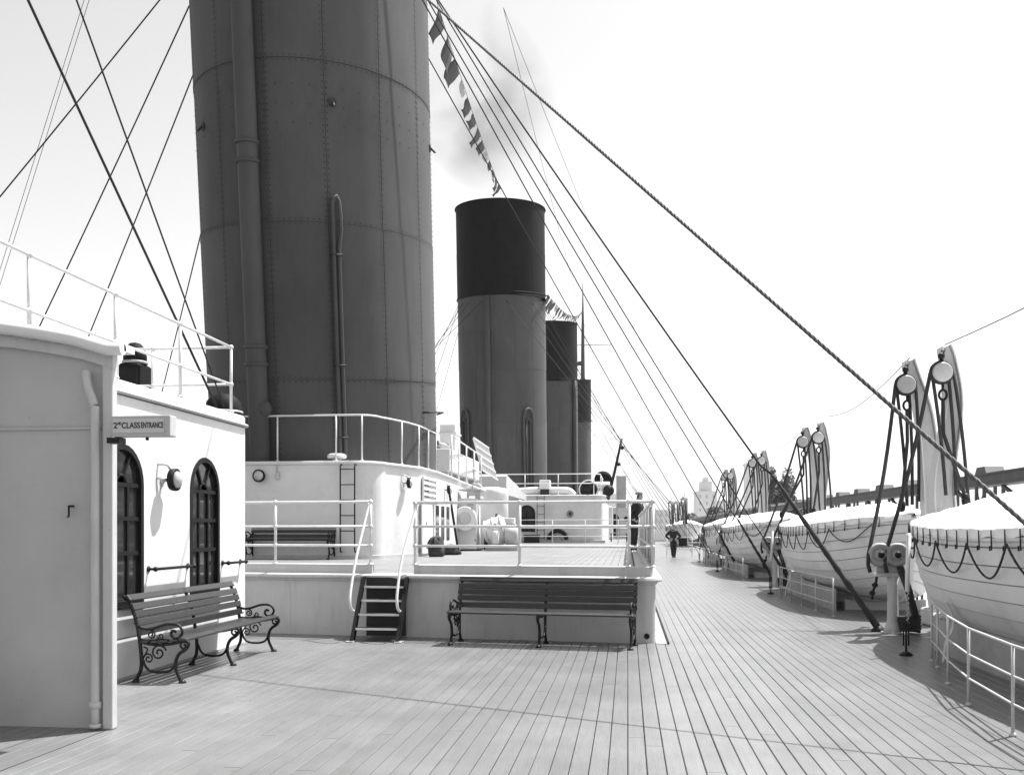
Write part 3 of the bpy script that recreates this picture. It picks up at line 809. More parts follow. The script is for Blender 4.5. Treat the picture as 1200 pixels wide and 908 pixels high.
# near funnel: waste-steam pipe, hairpin pipe, eye plates, grab bar
def off_pipe(phi, r_, s0, s1, dist, name, par, m='buff', n=14, collars=()):
    b = MB(); b.tube([fpt(phi, s0 + (s1 - s0) * i / 8, dist) for i in range(9)], r_, n); o = b.build(name, m, par, local=True)
    for s_ in collars:
        c = MB(); c.tube([fpt(phi, s_ - 0.03, dist), fpt(phi, s_ + 0.03, dist)], r_ * 1.17, n); c.build('collar', m, o, local=True)
    return o
pp = off_pipe(R(-6.5), 0.23, RINGS[0], RINGS[-1] + 0.4, 0.26, 'steam_pipe', f4, collars=(sz(5.62), sz(6.0), sz(9.9), sz(10.3), sz(14.6)))
b = MB(); b.lathe([(0, -0.18), (0.12, -0.14), (0.18, 0), (0.12, 0.14), (0, 0.18)], 12, Matrix.Translation(fpt(R(-3.4), sz(4.65), 0.30))); b.build('drain_box', 'buff', pp, local=True)
h0, h1 = sz(3.0), sz(9.25)
hp = [fpt(R(27.1), h0 + (h1 - 0.15 - h0) * i / 6, 0.10) for i in range(7)] + [fpt(R(27.7), h1 - 0.05, 0.12), fpt(R(28.7), h1, 0.12), fpt(R(29.8), h1 - 0.1, 0.12), fpt(R(30.3), h1 - 0.4, 0.12), fpt(R(30.4), h1 - 0.75, 0.11), fpt(R(29.7), h1 - 1.0, 0.09)] + [fpt(R(29.4), h1 - 1.15 + (h0 - h1 + 1.15) * i / 6, 0.09) for i in range(7)]
b = MB(); b.tube(hp, 0.047, 10); o = b.build('whistle_pipe', 'buff', f4, local=True)
for z in (4.0, 5.6, 8.0):
    c = MB(); s_ = sz(z); c.tube([fpt(R(26.1), s_, 0.02), fpt(R(26.1), s_, 0.15), fpt(R(30.4), s_, 0.15), fpt(R(30.4), s_, 0.02)], 0.018, 6); c.build('clip', 'darkbuff', o, local=True)
for (ph, z) in ((29, 11.25), (-40, 11.0), (98, 11.2), (-92, 11.0)):
    b = MB(); c = fpt(R(ph), sz(z), 0.03)
    b.tube([fpt(R(ph), sz(z) - 0.05 + 0.075 * math.cos(a * PI / 6), 0.075 + 0.07 * math.sin(a * PI / 6 - PI / 2)) for a in range(12)], 0.028, 6, closed=True); b.tube([fpt(R(ph), sz(z), -0.01), fpt(R(ph), sz(z), 0.035)], 0.10, 10); b.build('eye_plate', 'darkbuff', f4, local=True)
b = MB(); b.tube([fpt(R(76), sz(4.55), 0.02), fpt(R(76), sz(4.55), 0.18)] + [fpt(R(76 + 3.6 * i), sz(4.55), 0.20) for i in range(9)] + [fpt(R(107), sz(4.5), 0.02)], 0.022, 8); b.build('grab_bar', 'iron', f4, local=True)
# second funnel pipes
pp = off_pipe(R(-8), 0.16, RINGS[0], RINGS[5] - 0.1, 0.2, 'steam_pipe', f3, collars=(sz(5.3), sz(7.1), sz(12.3)))
for phc, wd in ((-47, 8.0), (41, 6.6)):
    h1 = sz(9.6)
    for (k, rad, top) in ((1.0, 0.085, h1), (0.45, 0.06, h1 - 0.35)):
        w_ = wd * k
        pts = [fpt(R(phc - w_), RINGS[0] + (h1 - 0.7 - RINGS[0]) * i / 3, 0.12) for i in range(4)]
        pts += [fpt(R(phc - w_ * math.cos(PI * i / 8)), top - 0.55 + 0.55 * k * 1.0 * math.sin(PI * i / 8) + 0.0, 0.12) for i in range(9)]
        pts += [fpt(R(phc + w_), h1 - 0.7 + (RINGS[0] - h1 + 0.7) * i / 3, 0.12) for i in range(4)]
        b = MB(); b.tube(pts, rad, 8); b.build('bent_pipe', 'buff', f3, local=True)
off_pipe(R(60), 0.2, RINGS[0], RINGS[5], 0.2, 'steam_pipe', f2)
# yard-like ring brackets where the stays join
for fn in (f3, f2, f1):
    b = MB(); b.tube([fpt(R(20 + 8 * i), RINGS[5] + 0.12, 0.25) for i in range(11)], 0.05, 6); b.build('stay_band', 'black', fn, local=True)

# ================================================================== FUNNEL DECKHOUSE (carries the near funnel)
PZ = 0.90
fh = thing('funnel_deckhouse', 'long white deckhouse with rounded corner under the near funnel', 'deckhouse', (-9, 30, PZ))
HXs, HYf, RC = -5.36, 20.8, 0.6
hp = [(-15, HYf), (-9, HYf), (HXs - RC, HYf)]
for i in range(1, 13):
    a = -PI / 2 + PI / 2 * i / 12
    hp.append((HXs - RC + RC * math.cos(a), HYf + RC + RC * math.sin(a)))
WP = [(-5.36, 21.4), (-5.15, 22.1), (-4.92, 23.0), (-4.87, 24.9), (-4.95, 27), (-5.15, 30.5), (-5.4, 37)]
def wx(y):
    for (a, b_), (c, d) in zip(WP, WP[1:]):
        if b_ <= y <= d: return a + (c - a) * (y - b_) / (d - b_)
    return WP[0][0] if y < WP[0][1] else WP[-1][0]
hp += WP[1:] + [(-15, 37)]
b = MB(); b.sweep(hp, [(0, PZ - 0.01), (0, 2.98)]); b.build('wall', 'white', fh)
b = MB(); b.sweep(hp, [(0.0, 2.95), (0.045, 2.965), (0.06, 3.0), (0.045, 3.035), (-0.05, 3.05)], smooth=False); b.build('roof_edge', 'white', fh)
b = MB(); b.add([(p[0] - 0.0, p[1], 3.045) for p in hp], [tuple(range(len(hp)))]); b.build('roof', 'trim', fh)
b = MB(); b.sweep(hp, [(0.0, PZ), (0.012, PZ), (0.012, PZ + 0.08), (0.0, PZ + 0.085)]); b.build('foot_angle', 'white2', fh)
# louvre in the side wall
lv = MB()
LX = -4.90
ly0, ly1, lz0, lz1 = 23.15, 24.65, 2.22, 2.76
for (y0, y1, z0, z1) in ((ly0 - 0.05, ly1 + 0.05, lz0 - 0.05, lz0), (ly0 - 0.05, ly1 + 0.05, lz1, lz1 + 0.05), (ly0 - 0.05, ly0, lz0, lz1), (ly1, ly1 + 0.05, lz0, lz1)):
    lv.box(LX + 0.003, LX + 0.05, y0, y1, z0, z1)
lo = lv.build('louvre', 'white', fh)
b = MB(); b.box(LX + 0.001, LX + 0.004, ly0, ly1, lz0, lz1); b.build('backing', 'dark', lo)
for i in range(3):
    for j in range(4):
        b = MB(); y0 = ly0 + i * 0.50 + 0.02; z0 = lz0 + j * 0.135
        b.add([(LX + 0.006, y0, z0 + 0.12), (LX + 0.006, y0 + 0.46, z0 + 0.12), (LX + 0.06, y0 + 0.46, z0 + 0.01), (LX + 0.06, y0, z0 + 0.01)], [(0, 1, 2, 3)])
        o = b.build('slat', 'white', lo); o.modifiers.new('solid', 'SOLIDIFY').thickness = 0.012
# doors with long narrow lights
b = MB(); b.box(LX + 0.002, LX + 0.045, 22.95, 24.2, PZ + 0.06, 2.22); d1 = b.build('door', 'white', fh, bevel=0.01)
b = MB(); b.tube([(LX + 0.05, 23.1, 1.6), (LX + 0.11, 23.1, 1.6), (LX + 0.11, 23.1, 1.72)], 0.012, 6); b.build('handle', 'iron', d1)
b = MB(); b.box(LX + 0.002, LX + 0.05, 24.4, 26.7, PZ + 0.06, 2.24); d2 = b.build('door', 'white', fh, bevel=0.01)
for y0 in (24.55, 25.3, 26.05):
    b = MB(); b.box(LX + 0.046, LX + 0.056, y0, y0 + 0.45, PZ + 0.35, 2.16); b.build('pane', 'glass', d2, bevel=0.004)
# ladder on the front wall
def ladder(label, x0, x1, y, z0, z1, n, group='iron wall ladders'):
    t = thing('wall_ladder', label, 'ladder', ((x0 + x1) / 2, y, z0), group=group)
    for x in (x0, x1):
        b = MB(); b.tube([(x, y + 0.12, z1 + 0.02), (x, y + 0.02, z1 + 0.03), (x, y, z1 - 0.03), (x, y, z0 + 0.05), (x, y + 0.03, z0), (x, y + 0.12, z0)], 0.016, 6); b.build('side_rail', 'iron', t)
    for i in range(n):
        z = z0 + 0.12 + (z1 - z0 - 0.2) * i / (n - 1)
        b = MB(); b.tube([(x0, y, z), (x1, y, z)], 0.011, 6); b.build('rung', 'iron', t)
    return t
ladder('iron ladder on the front of the funnel deckhouse above the bench', -6.18, -5.86, HYf - 0.13, 1.06, 2.93, 6)
wall_lamp('round bulkhead lamp high on the deckhouse front left of the ladder', (-8.02, HYf, 2.72), 'y', 0.14)
wall_lamp('round bulkhead lamp on the deckhouse side before the louvre', (wx(22.2) - 0.02, 22.2, 2.62), 'x')
wall_lamp('round bulkhead lamp on the deckhouse side beyond the louvre', (wx(26.2) - 0.02, 26.2, 2.62), 'x')
t = thing('switch_box', 'small painted switch box beside the round lamp on the deckhouse front', 'switch box', (-7.62, HYf - 0.03, 2.72))
b = MB(); b.box(-7.66, -7.58, HYf - 0.06, HYf - 0.002, 2.64, 2.80); b.build('case', 'white2', t, bevel=0.01)
b = MB(); b.tube([(-7.64, HYf - 0.03, 2.8), (-7.64, HYf - 0.03, 2.95)], 0.012, 6); b.build('conduit', 'white2', t)
rr_ = [(-10, HYf + 0.12), (-7.68, HYf + 0.12), (-6.35, HYf + 0.12)]
for i in range(0, 9):
    a = -PI / 2 + PI / 2 * i / 8
    rr_.append((HXs - RC - 0.0 + (RC - 0.12) * math.cos(a), HYf + RC + (RC - 0.12) * math.sin(a)))
rr_ += [(wx(y) - 0.1, y) for y in (21.8, 22.6, 23.4, 24.3, 25.3)]
railing('roof_railing', 'thin white single-bar railing round the roof below the near funnel', rr_, 3.05, (1.0,), [(-7.68, HYf + 0.12), (-6.35, HYf + 0.12), rr_[5], (wx(22.3) - 0.1, 22.3), (wx(23.3) - 0.1, 23.3), (wx(24.3) - 0.1, 24.3), (wx(25.3) - 0.1, 25.3)], rr=0.018, pr=0.02, balls=False)
mv = thing('mushroom_vent', 'low white mushroom vent at the roof edge before the near funnel', 'ventilator', (-6.4, HYf + 0.3, 3.05))
b = MB(); b.lathe([(0.10, 0), (0.10, 0.08)], 16, Matrix.Translation((-6.4, HYf + 0.35, 3.05))); b.build('neck', 'white2', mv)
b = MB(); b.lathe([(0.20, 0.07), (0.21, 0.09), (0.205, 0.14), (0.16, 0.17), (0, 0.18)], 20, Matrix.Translation((-6.4, HYf + 0.35, 3.05))); b.build('cap', 'white', mv)

# ------------------------------------------------------------------ gear on the funnel deckhouse roof
t = thing('vent_trunk', 'tall white ventilation trunk between the two nearest funnels', 'ventilator', (-6.6, 36, 3.05))
b = MB(); b.box(-6.58, -6.0, 34, 35, 3.05, 5.25); b.build('trunk', 'white', t, bevel=0.06, seg=2)
b = MB(); b.box(-6.61, -5.97, 33.97, 35.03, 4.9, 4.96); b.build('band', 'white', t)
t = thing('roof_locker', 'long white locker raised on the deckhouse roof behind thin rails', 'locker', (-6, 33, 3.05))
b = MB(); b.box(-6.5, -5.4, 29.6, 35.6, 3.32, 4.02); b.build('body', 'white', t, bevel=0.03, seg=2)
for y in (29.9, 31.9, 33.6, 35.3):
    b = MB(); b.box(-6.4, -5.5, y - 0.1, y + 0.1, 3.05, 3.33); b.build('foot', 'white2', t)
railing('roof_railing', 'thin white rails in front of the long roof locker', [(wx(y) - 0.08, y) for y in (28.2, 30, 32, 34.2, 36.4)], 3.05, (0.62, 1.25), [(wx(y) - 0.08, y) for y in (28.2, 30, 32, 34.2, 36.4)], rr=0.02, pr=0.026, balls=False)
gt = thing('wooden_grating', 'white slatted grating leaning upright beside the second funnel', 'grating', (-5.3, 37.6, 3.7))
A0, A1 = Vector((-5.55, 36.7, 5.15)), Vector((-5.25, 38.3, 3.55))
ax = Vector((0.85, 1.1, -0.28)).normalized(); dn = (Vector((-5.1, 37.3, 3.50)) - Vector((-5.62, 36.6, 5.22)))
o_ = Vector((-5.72, 36.2, 4.95)); wv = Vector((0.42, 0.9, -0.30)); dv_ = Vector((0.30, 0.35, -1.20))
for i in range(9):
    p = o_ + wv * (i / 8)
    b = MB(); b.bar(p, p + dv_, 0.055, 0.03, (1, -1, 0.2)); b.build('slat', 'white', gt)
for i in range(5):
    p = o_ + dv_ * (i / 4)
    b = MB(); b.bar(p - wv * 0.03 + Vector((0.03, -0.03, 0)), p + wv * 1.03 + Vector((0.03, -0.03, 0)), 0.06, 0.03, (1, -1, 0.2)); b.build('ledge', 'white', gt)
sk = thing('engine_skylight', 'sloping grey skylight casing between the two nearest funnels', 'skylight', (-5, 41, 3.1))
b = MB(); b.prism([(38.0, 2.9), (38.0, 3.62), (38.2, 3.68), (45.6, 3.1), (45.6, 2.9)], -6.6, -4.7, Matrix(((0, 0, 1, 0), (1, 0, 0, 0), (0, 1, 0, 0), (0, 0, 0, 1)))); b.build('casing', 'white2', sk)
for i in range(3):
    y0 = 39.0 + i * 2.1
    z = lambda y: 3.68 - 0.078 * (y - 38.2)
    b = MB(); b.add([(-6.4, y0, z(y0) + 0.03), (-4.75, y0, z(y0) + 0.03), (-4.75, y0 + 1.8, z(y0 + 1.8) + 0.03), (-6.4, y0 + 1.8, z(y0 + 1.8) + 0.03)], [(0, 1, 2, 3)])
    o = b.build('flap', 'trim', sk); o.modifiers.new('solid', 'SOLIDIFY').thickness = 0.06

# ------------------------------------------------------------------ ventilating fan, motor, tank and sacks on the platform
fan = thing('fan_casing', 'tall white ventilating fan casing standing by the deckhouse side', 'fan', (-4.95, 33.4, PZ))
b = MB(); b.box(-5.42, -4.72, 33.0, 33.9, PZ + 0.02, PZ + 1.72); b.build('casing', 'white', fan, bevel=0.03, seg=2)
b = MB(); b.lathe([(0.36, 0), (0.40, 0.03), (0.40, 0.28), (0.36, 0.30)], 28, frame_y((-5.10, 33.0, PZ + 1.05))); b.build('scroll', 'white', fan)
b = MB(); b.box(-5.35, -4.55, 32.95, 34.1, PZ + 1.98, PZ + 2.02); b.box(-4.80, -4.62, 33.2, 34.0, PZ + 1.72, PZ + 1.98); b.build('top_plate', 'white2', fan)
b = MB(); b.box(-5.05, -4.83, 32.97, 33.0, PZ + 1.50, PZ + 1.57); b.build('name_plate', 'grey', fan)
for (dx, z) in ((-0.32, 0.35), (0.30, 0.35), (-0.32, 1.62), (0.30, 1.62), (0.30, 1.0)):
    b = MB(); b.lathe([(0.022, 0), (0.022, 0.012), (0.0, 0.016)], 8, frame_y((-5.07 + dx, 32.998, PZ + z))); b.build('bolt', 'iron', fan)
b = MB(); b.lathe([(0.20, 0.30), (0.22, 0.315), (0.20, 0.33), (0.0, 0.335)], 20, frame_y((-5.10, 33.0, PZ + 1.05))); b.build('access_cover', 'white2', fan)
b = MB(); b.tube([(-4.70, 33.0, PZ + 0.2), (-4.66, 32.98, PZ + 0.9), (-4.66, 32.98, PZ + 1.5)], 0.03, 8); b.build('drain_pipe', 'grey', fan)
b = MB(); b.box(-5.45, -4.66, 32.95, 34.0, PZ, PZ + 0.05); b.build('bed_plate', 'iron', fan)  # dark bed that also stands in for the shadow gap underneath
mo = thing('electric_motor', 'round white electric motor with side boxes on the platform', 'motor', (-4.2, 33.4, PZ))
b = MB(); b.lathe([(0.16, -0.46), (0.36, -0.42), (0.47, -0.25), (0.49, 0), (0.47, 0.25), (0.36, 0.42), (0.16, 0.46), (0, 0.47)], 28, Matrix.Translation((-4.15, 33.5, PZ + 0.62)) @ Matrix.Rotation(R(70), 4, 'Y')); b.build('body', 'white', mo)
b = MB(); b.lathe([(0.30, 0), (0.32, 0.02), (0.32, 0.42), (0.25, 0.46)], 20, Matrix.Translation((-3.80, 33.3, PZ + 0.52)) @ Matrix.Rotation(R(90), 4, 'Y')); b.build('end_bell', 'white2', mo)
b = MB(); b.lathe([(0.02, 0), (0.12, 0.01), (0.13, 0.05), (0.13, 0.38), (0.06, 0.44)], 14, Matrix.Translation((-4.1, 32.95, PZ + 0.22))); b.build('condenser', 'white', mo)
b = MB(); b.box(-3.95, -3.5, 33.3, 33.8, PZ + 0.82, PZ + 1.08); b.build('terminal_box', 'white', mo, bevel=0.02)
b = MB(); b.box(-4.5, -3.35, 33.1, 33.9, PZ, PZ + 0.12); b.box(-3.45, -3.30, 33.2, 33.5, PZ + 0.12, PZ + 0.55); b.build('bed_plate', 'trim', mo, bevel=0.01)
for dx in (-0.30, 0.0, 0.28):
    b = MB(); mm2 = Matrix.Translation((-4.15, 33.5, PZ + 0.62)) @ Matrix.Rotation(R(70), 4, 'Y') @ Matrix.Translation((0, 0, dx))
    r0 = 0.49 - 0.25 * dx * dx; b.lathe([(r0, -0.02), (r0 + 0.025, -0.012), (r0 + 0.025, 0.012), (r0, 0.02)], 28, mm2); b.build('band', 'trim', mo)
for (dx, dz) in ((-0.22, 0.12), (0.0, 0.2), (0.2, 0.12)):
    b = MB(); b.lathe([(0.05, 0), (0.05, 0.03), (0.02, 0.04)], 10, frame_y((-4.12 + dx, 32.98 - 0.02, PZ + 0.66 + dz))); b.build('inspection_cover', 'grey', mo)
b = MB(); b.box(-4.55, -4.42, 33.2, 33.7, PZ + 0.02, PZ + 0.75); b.build('shade_gap', 'iron', mo)  # dark block standing in for the shade between fan and motor
b = MB(); b.tube(curve([(-3.7, 33.3, PZ + 0.8), (-3.5, 33.2, PZ + 0.9), (-3.35, 33.2, PZ + 0.6), (-3.3, 33.3, PZ + 0.1)], 5), 0.035, 8); b.build('cable_pipe', 'trim', mo)
b = MB(); b.tube([(-4.15, 33.4, PZ + 1.1), (-4.15, 33.4, PZ + 1.2), (-4.12, 33.4, PZ + 1.22)], 0.025, 8); b.build('lifting_eye', 'iron', mo)
tk = thing('water_tank', 'large round-topped white tank behind the motor', 'tank', (-4.45, 36.0, PZ))
b = MB(); b.lathe([(0.80, 0), (0.80, 1.95), (0.77, 2.07), (0.68, 2.15), (0.4, 2.19), (0, 2.2)], 40, Matrix.Translation((-4.55, 36.1, PZ))); b.build('shell', 'white', tk)
b = MB(); b.box(-6.0, -5.3, 35.8, 36.6, PZ + 1.9, PZ + 2.15); b.tube([(-5.5, 36.2, PZ + 2.15), (-5.5, 36.2, PZ + 2.3), (-5.2, 36.2, PZ + 2.3), (-5.0, 36.2, PZ + 2.15)], 0.05, 8); b.build('inlet_duct', 'white2', tk)
b = MB(); b.lathe([(0.82, 0), (0.82, 0.05)], 40, Matrix.Translation((-4.55, 36.1, PZ + 0.9))); b.build('band', 'white', tk)
fan.location = (-4.70, 29.5, PZ); fan.scale = (0.86, 0.86, 0.92)
mo.location = (-4.02, 29.6, PZ); mo.scale = (0.86, 0.86, 0.92)
tk.location = (-4.34, 31.7, PZ); tk.scale = (0.68, 0.68, 0.92)
def lumps(name, label, cat, c, n, sx, sy, sz_, m, seed):
    rr = random.Random(seed); t = thing(name, label, cat, c)
    b = MB()
    nu, nv = 22, 12; vs = []
    for i in range(nv + 1):
        th = PI * i / nv
        for j in range(nu):
            ph = 2 * PI * j / nu
            d = Vector((math.sin(th) * math.cos(ph), math.sin(th) * math.sin(ph), math.cos(th)))
            f = 1 + 0.38 * noise.noise(d * 1.7 + Vector((seed, 0, 0))) + 0.18 * noise.noise(d * 5 + Vector((0, seed, 0)))
            vs.append((c[0] + d.x * sx * f, c[1] + d.y * sy * f, max(c[2] + 0.002, c[2] + sz_ * 0.75 + d.z * sz_ * f)))
    b.add(vs, [(i * nu + j, i * nu + (j + 1) % nu, (i + 1) * nu + (j + 1) % nu, (i + 1) * nu + j) for i in range(nv) for j in range(nu)], True)
    b.build('folds', m, t)
    b = MB()
    for i in range(3):
        a = rr.uniform(0, PI)
        b.tube([(c[0] + sx * 1.02 * math.cos(a) * math.cos(q), c[1] - sy * 0.5 + sy * 1.0 * math.sin(a) * math.cos(q), c[2] + sz_ * 0.75 + sz_ * 0.98 * math.sin(q)) for q in [PI * k / 10 for k in range(11)]], 0.02, 6)
    b.build('lashing', 'rope', t)
    return t
lumps('canvas_heap', 'lumpy dark sack heaped on the platform by the deckhouse door', 'sack', (-4.52, 22.9, PZ), 5, 0.21, 0.20, 0.27, 'sack', 3)
lumps('canvas_heap', 'smaller dark bundle between the sack and the fan casing', 'bundle', (-4.45, 24.6, PZ), 5, 0.22, 0.2, 0.15, 'sack', 9)
lumps('canvas_bundle', 'loose grey canvas bundle lying on the white roof locker', 'canvas bundle', (-5.95, 31.2, 4.02), 5, 0.34, 1.3, 0.17, 'canvasg', 14)
t = thing('boat_pole', 'thin dark pole leaning against the deckhouse side', 'pole', (-4.72, 27.2, PZ))
b = MB(); b.tube([(-4.72, 27.2, PZ), (-4.90, 26.6, 2.75)], 0.035, 8); b.build('shaft', 'iron', t)
b = MB(); b.lathe([(0.05, 0), (0.05, 0.12)], 8, Matrix.Translation((-4.72, 27.2, PZ + 0.001))); b.build('ferrule', 'metal', t)

# ================================================================== FORWARD DECKHOUSES
def arch_door(name, parent, cx, y, z0, w_, h, m='dark'):
    b = MB(); a = [(cx - w_, z0), (cx + w_, z0)] + [(cx + w_ * math.cos(PI * i / 10), z0 + h - w_ + w_ * math.sin(PI * i / 10)) for i in range(11)]
    k = len(a); b.add([(p[0], y - 0.02, p[1]) for p in a], [tuple(range(k))]); o = b.build(name, m, parent)
    b = MB(); b.tube([(p[0], y - 0.025, p[1]) for p in a], 0.035, 6, closed=True); b.build('frame', 'frame', o)
    b = MB(); b.box(cx - 0.02, cx + 0.02, y - 0.05, y - 0.03, z0, z0 + h * 0.75); b.box(cx - w_, cx + w_, y - 0.048, y - 0.03, z0 + h * 0.5, z0 + h * 0.54); b.build('glazing_bar', 'frame', o)
    return o
def house(label, x0, x1, y0, y1, z0, z1, rc=0.35):
    t = thing('deckhouse', label, 'deckhouse', ((x0 + x1) / 2, y0, z0), group='forward deckhouses')
    p = [(x0, y0), (x1 - rc, y0)] + [(x1 - rc + rc * math.sin(PI / 2 * i / 8), y0 + rc - rc * math.cos(PI / 2 * i / 8)) for i in range(1, 9)] + [(x1, y1), (x0, y1)]
    b = MB(); b.sweep(p, [(0, z0 - 0.01), (0, z1 - 0.05)], closed=True); b.build('wall', 'white', t)
    b = MB(); b.sweep(p, [(0.0, z1 - 0.07), (0.05, z1 - 0.05), (0.06, z1 - 0.01), (0.03, z1 + 0.015), (-0.06, z1 + 0.02)], closed=True); b.build('roof_edge', 'white', t)
    b = MB(); b.add([(q_[0], q_[1], z1 + 0.01) for q_ in p], [tuple(range(len(p)))]); b.build('roof', 'trim', t)
    b = MB(); b.sweep([(x0, y0 - 0.25), (x1 + 0.1, y0 - 0.25), (x1 + 0.1, y0 + 3)], [(0, z0), (0, z0 + 0.14), (-0.1, z0 + 0.15), (-0.1, z0)]); b.build('step_coaming', 'white2', t)
    return t
h2 = house('white deckhouse under the second funnel with arched door and ladder', -13, -1.15, 46.7, 60, PZ, 3.17)
arch_door('doorway', h2, -4.78, 46.7, 1.45, 0.36, 1.22)
b = MB(); b.lathe([(0.15, 0), (0.17, 0.02), (0.15, 0.05), (0.12, 0.05), (0.12, 0.01)], 18, frame_y((-2.72, 46.7, 2.28))); po = b.build('porthole', 'metal', h2)
b = MB(); b.lathe([(0.12, 0), (0, 0.012)], 18, frame_y((-2.72, 46.695, 2.28))); b.build('pane', 'glass', po)
ladder('iron ladder on the far deckhouse front beside its arched door', -4.28, -3.94, 46.55, 1.0, 3.1, 6)
t = thing('hose_reel', 'black half-round hose reel at the foot of the far deckhouse', 'hose reel', (-3.3, 46.4, PZ))
b = MB(); b.tube([(-3.3 + 0.42 * math.cos(PI * i / 14), 46.45, PZ + 0.16 + 0.42 * math.sin(PI * i / 14)) for i in range(15)], 0.10, 8); b.build('hose', 'iron', t)
b = MB(); b.tube([(-3.3 + 0.2 * math.cos(PI * i / 14), 46.42, PZ + 0.16 + 0.2 * math.sin(PI * i / 14)) for i in range(15)], 0.05, 8); b.build('hub', 'metal', t)
t = thing('deck_chest', 'low dark chest beside the far arched door', 'chest', (-4.5, 46.2, PZ))
b = MB(); b.box(-4.85, -4.15, 45.95, 46.4, PZ, PZ + 0.34); b.build('box', 'iron', t, bevel=0.02)
b = MB(); b.box(-4.88, -4.12, 45.92, 46.42, PZ + 0.341, PZ + 0.39); b.build('lid', 'frame', t, bevel=0.01)
fr = [(x, 46.9) for x in (-8, -6.5, -4.9, -3.3, -1.6)]
railing('roof_railing', 'thin white two-bar railing along the far deckhouse roof', fr + [(-1.3, 47.3), (-1.3, 52)], 3.19, (0.55, 1.0), fr[1:] + [(-1.3, 48), (-1.3, 51)], rr=0.02, pr=0.024, balls=False)
# low railing in front of that house
lr = [(x, 42.0) for x in (-4.6, -3.2, -1.8, -0.4, 0.3)]
railing('inner_railing', 'thin white railing crossing the platform before the far deckhouse', lr, PZ, (0.35, 0.70, 1.05), lr, rr=0.014, pr=0.018, balls=False)
t = thing('roof_vent_pipe', 'fat white bent pipe with square vent head on the far roof', 'ventilator', (-4, 49, 3.19))
b = MB(); b.tube(curve([(-5.4, 48.6, 3.42), (-4.6, 48.6, 3.46), (-3.4, 48.6, 3.46), (-2.9, 48.6, 3.42), (-2.65, 48.6, 3.2)], 6), 0.19, 14); b.build('pipe', 'white', t)
b = MB(); b.box(-4.32, -3.80, 48.2, 48.9, 3.5, 3.98); b.build('head', 'white', t, bevel=0.04, seg=2)
b = MB(); b.box(-4.28, -3.84, 48.18, 48.21, 3.2, 3.52); b.build('mouth', 'dark', t)
t = thing('roof_drum', 'dark rope drum half seen on the far deckhouse roof', 'drum', (-2.6, 50, 3.19))
b = MB(); b.lathe([(0.42, -0.02), (0.42, 0.3)], 24, frame_y((-1.95, 50, 3.55))); b.build('drum', 'iron', t)
b = MB(); b.tube([(-1.95 + 0.48 * math.cos(2 * PI * i / 28), 49.68, 3.55 + 0.48 * math.sin(2 * PI * i / 28)) for i in range(28)], 0.03, 6, closed=True); b.build('rim', 'rail', t)
t = thing('roof_winch', 'small white winch with dark barrels at the right of the far roof', 'winch', (-0.9, 51, 3.19))
b = MB(); b.lathe([(0.22, -0.45), (0.24, -0.4), (0.24, 0.4), (0.22, 0.45)], 18, Matrix.Translation((-0.75 - .6, 50, 3.72)) @ Matrix.Rotation(R(90), 4, 'Y')); b.build('barrel', 'white', t)
for x in (-1.75, -0.95):
    b = MB(); b.box(x - 0.06, x + 0.06, 49.7, 50.3, 3.18, 3.62); b.build('leg', 'iron', t)
b = MB(); b.lathe([(0.28, 0), (0.28, 0.2)], 18, frame_y((-0.95, 49.7, 3.5))); b.build('side_drum', 'iron', t)
t = thing('searchlight_drum', 'black round drum on the far roof at the foot of the leaning derrick', 'drum', (-1.4, 55, 3.19))
b = MB(); b.lathe([(0.32, 0), (0.5, 0.06), (0.5, 0.42), (0.3, 0.5)], 22, frame_y((-1.35, 55, 4.28))); b.build('barrel', 'black', t)
b = MB(); b.tube([(-1.35, 54.8, 3.19), (-1.35, 54.8, 3.9)], 0.08, 8); b.build('stand', 'iron', t)
t = thing('derrick_post', 'thin dark derrick leaning to the right beyond the funnels', 'derrick', (-1.3, 60, 3.2))
b = MB(); b.tube([(-1.25, 60, 3.1), (-0.75, 60, 5.2), (-0.35, 60, 7.05)], [0.10, 0.085, 0.07], 8); b.build('boom', 'iron', t)
for z in (5.5, 6.5):
    b = MB(); x = -1.25 + (z - 3.1) * 0.23
    b.lathe([(0, -0.13), (0.13, -0.06), (0.13, 0.06), (0, 0.13)], 8, Matrix.Translation((x + 0.15, 60, z))); b.build('block', 'iron', t)
h3 = house('small far white deckhouse with dark arched opening left of the man in the cap', -6, 1.3 - 0.55, 70, 84, PZ, 3.1, 0.2)
arch_door('doorway', h3, -0.95, 70, 1.1, 0.32, 1.5)
for z in (1.3, 1.6, 1.9): pass
b = MB(); b.lathe([(0.14, 0), (0.16, 0.03), (0.12, 0.05)], 14, frame_y((-0.1, 70, 2.3))); b.build('porthole', 'frame', h3)
h5 = thing('chart_house', 'narrow white block with dark funnel-shaped vent just right of the far deckhouse', 'deckhouse', (-1.4, 62, PZ))
b = MB(); b.box(-3.0, -0.95, 62, 66, PZ, 3.0); b.build('wall', 'white', h5, bevel=0.05)
b = MB(); b.lathe([(0.2, 0), (0.2, 0.3), (0.32, 0.5), (0.25, 0.7), (0, 0.75)], 14, Matrix.Translation((-1.5, 62.5, 2.9))); b.build('vent', 'black', h5)
h6 = thing('shelter_screen', 'upright grey shelter screen beyond the far deckhouse roof', 'screen', (-0.9, 64, 3.2))
b = MB(); b.box(-0.70, -0.10, 64, 67, 3.02, 5.0); b.build('panel', 'canvasg', h6)
b = MB(); b.box(-0.74, -0.66, 63.9, 64.0, 0.9, 5.05); b.build('post', 'trim', h6)
t = thing('slatted_seat', 'low slatted seat on the platform beyond the far deckhouse corner', 'seat', (-0.2, 50, PZ))
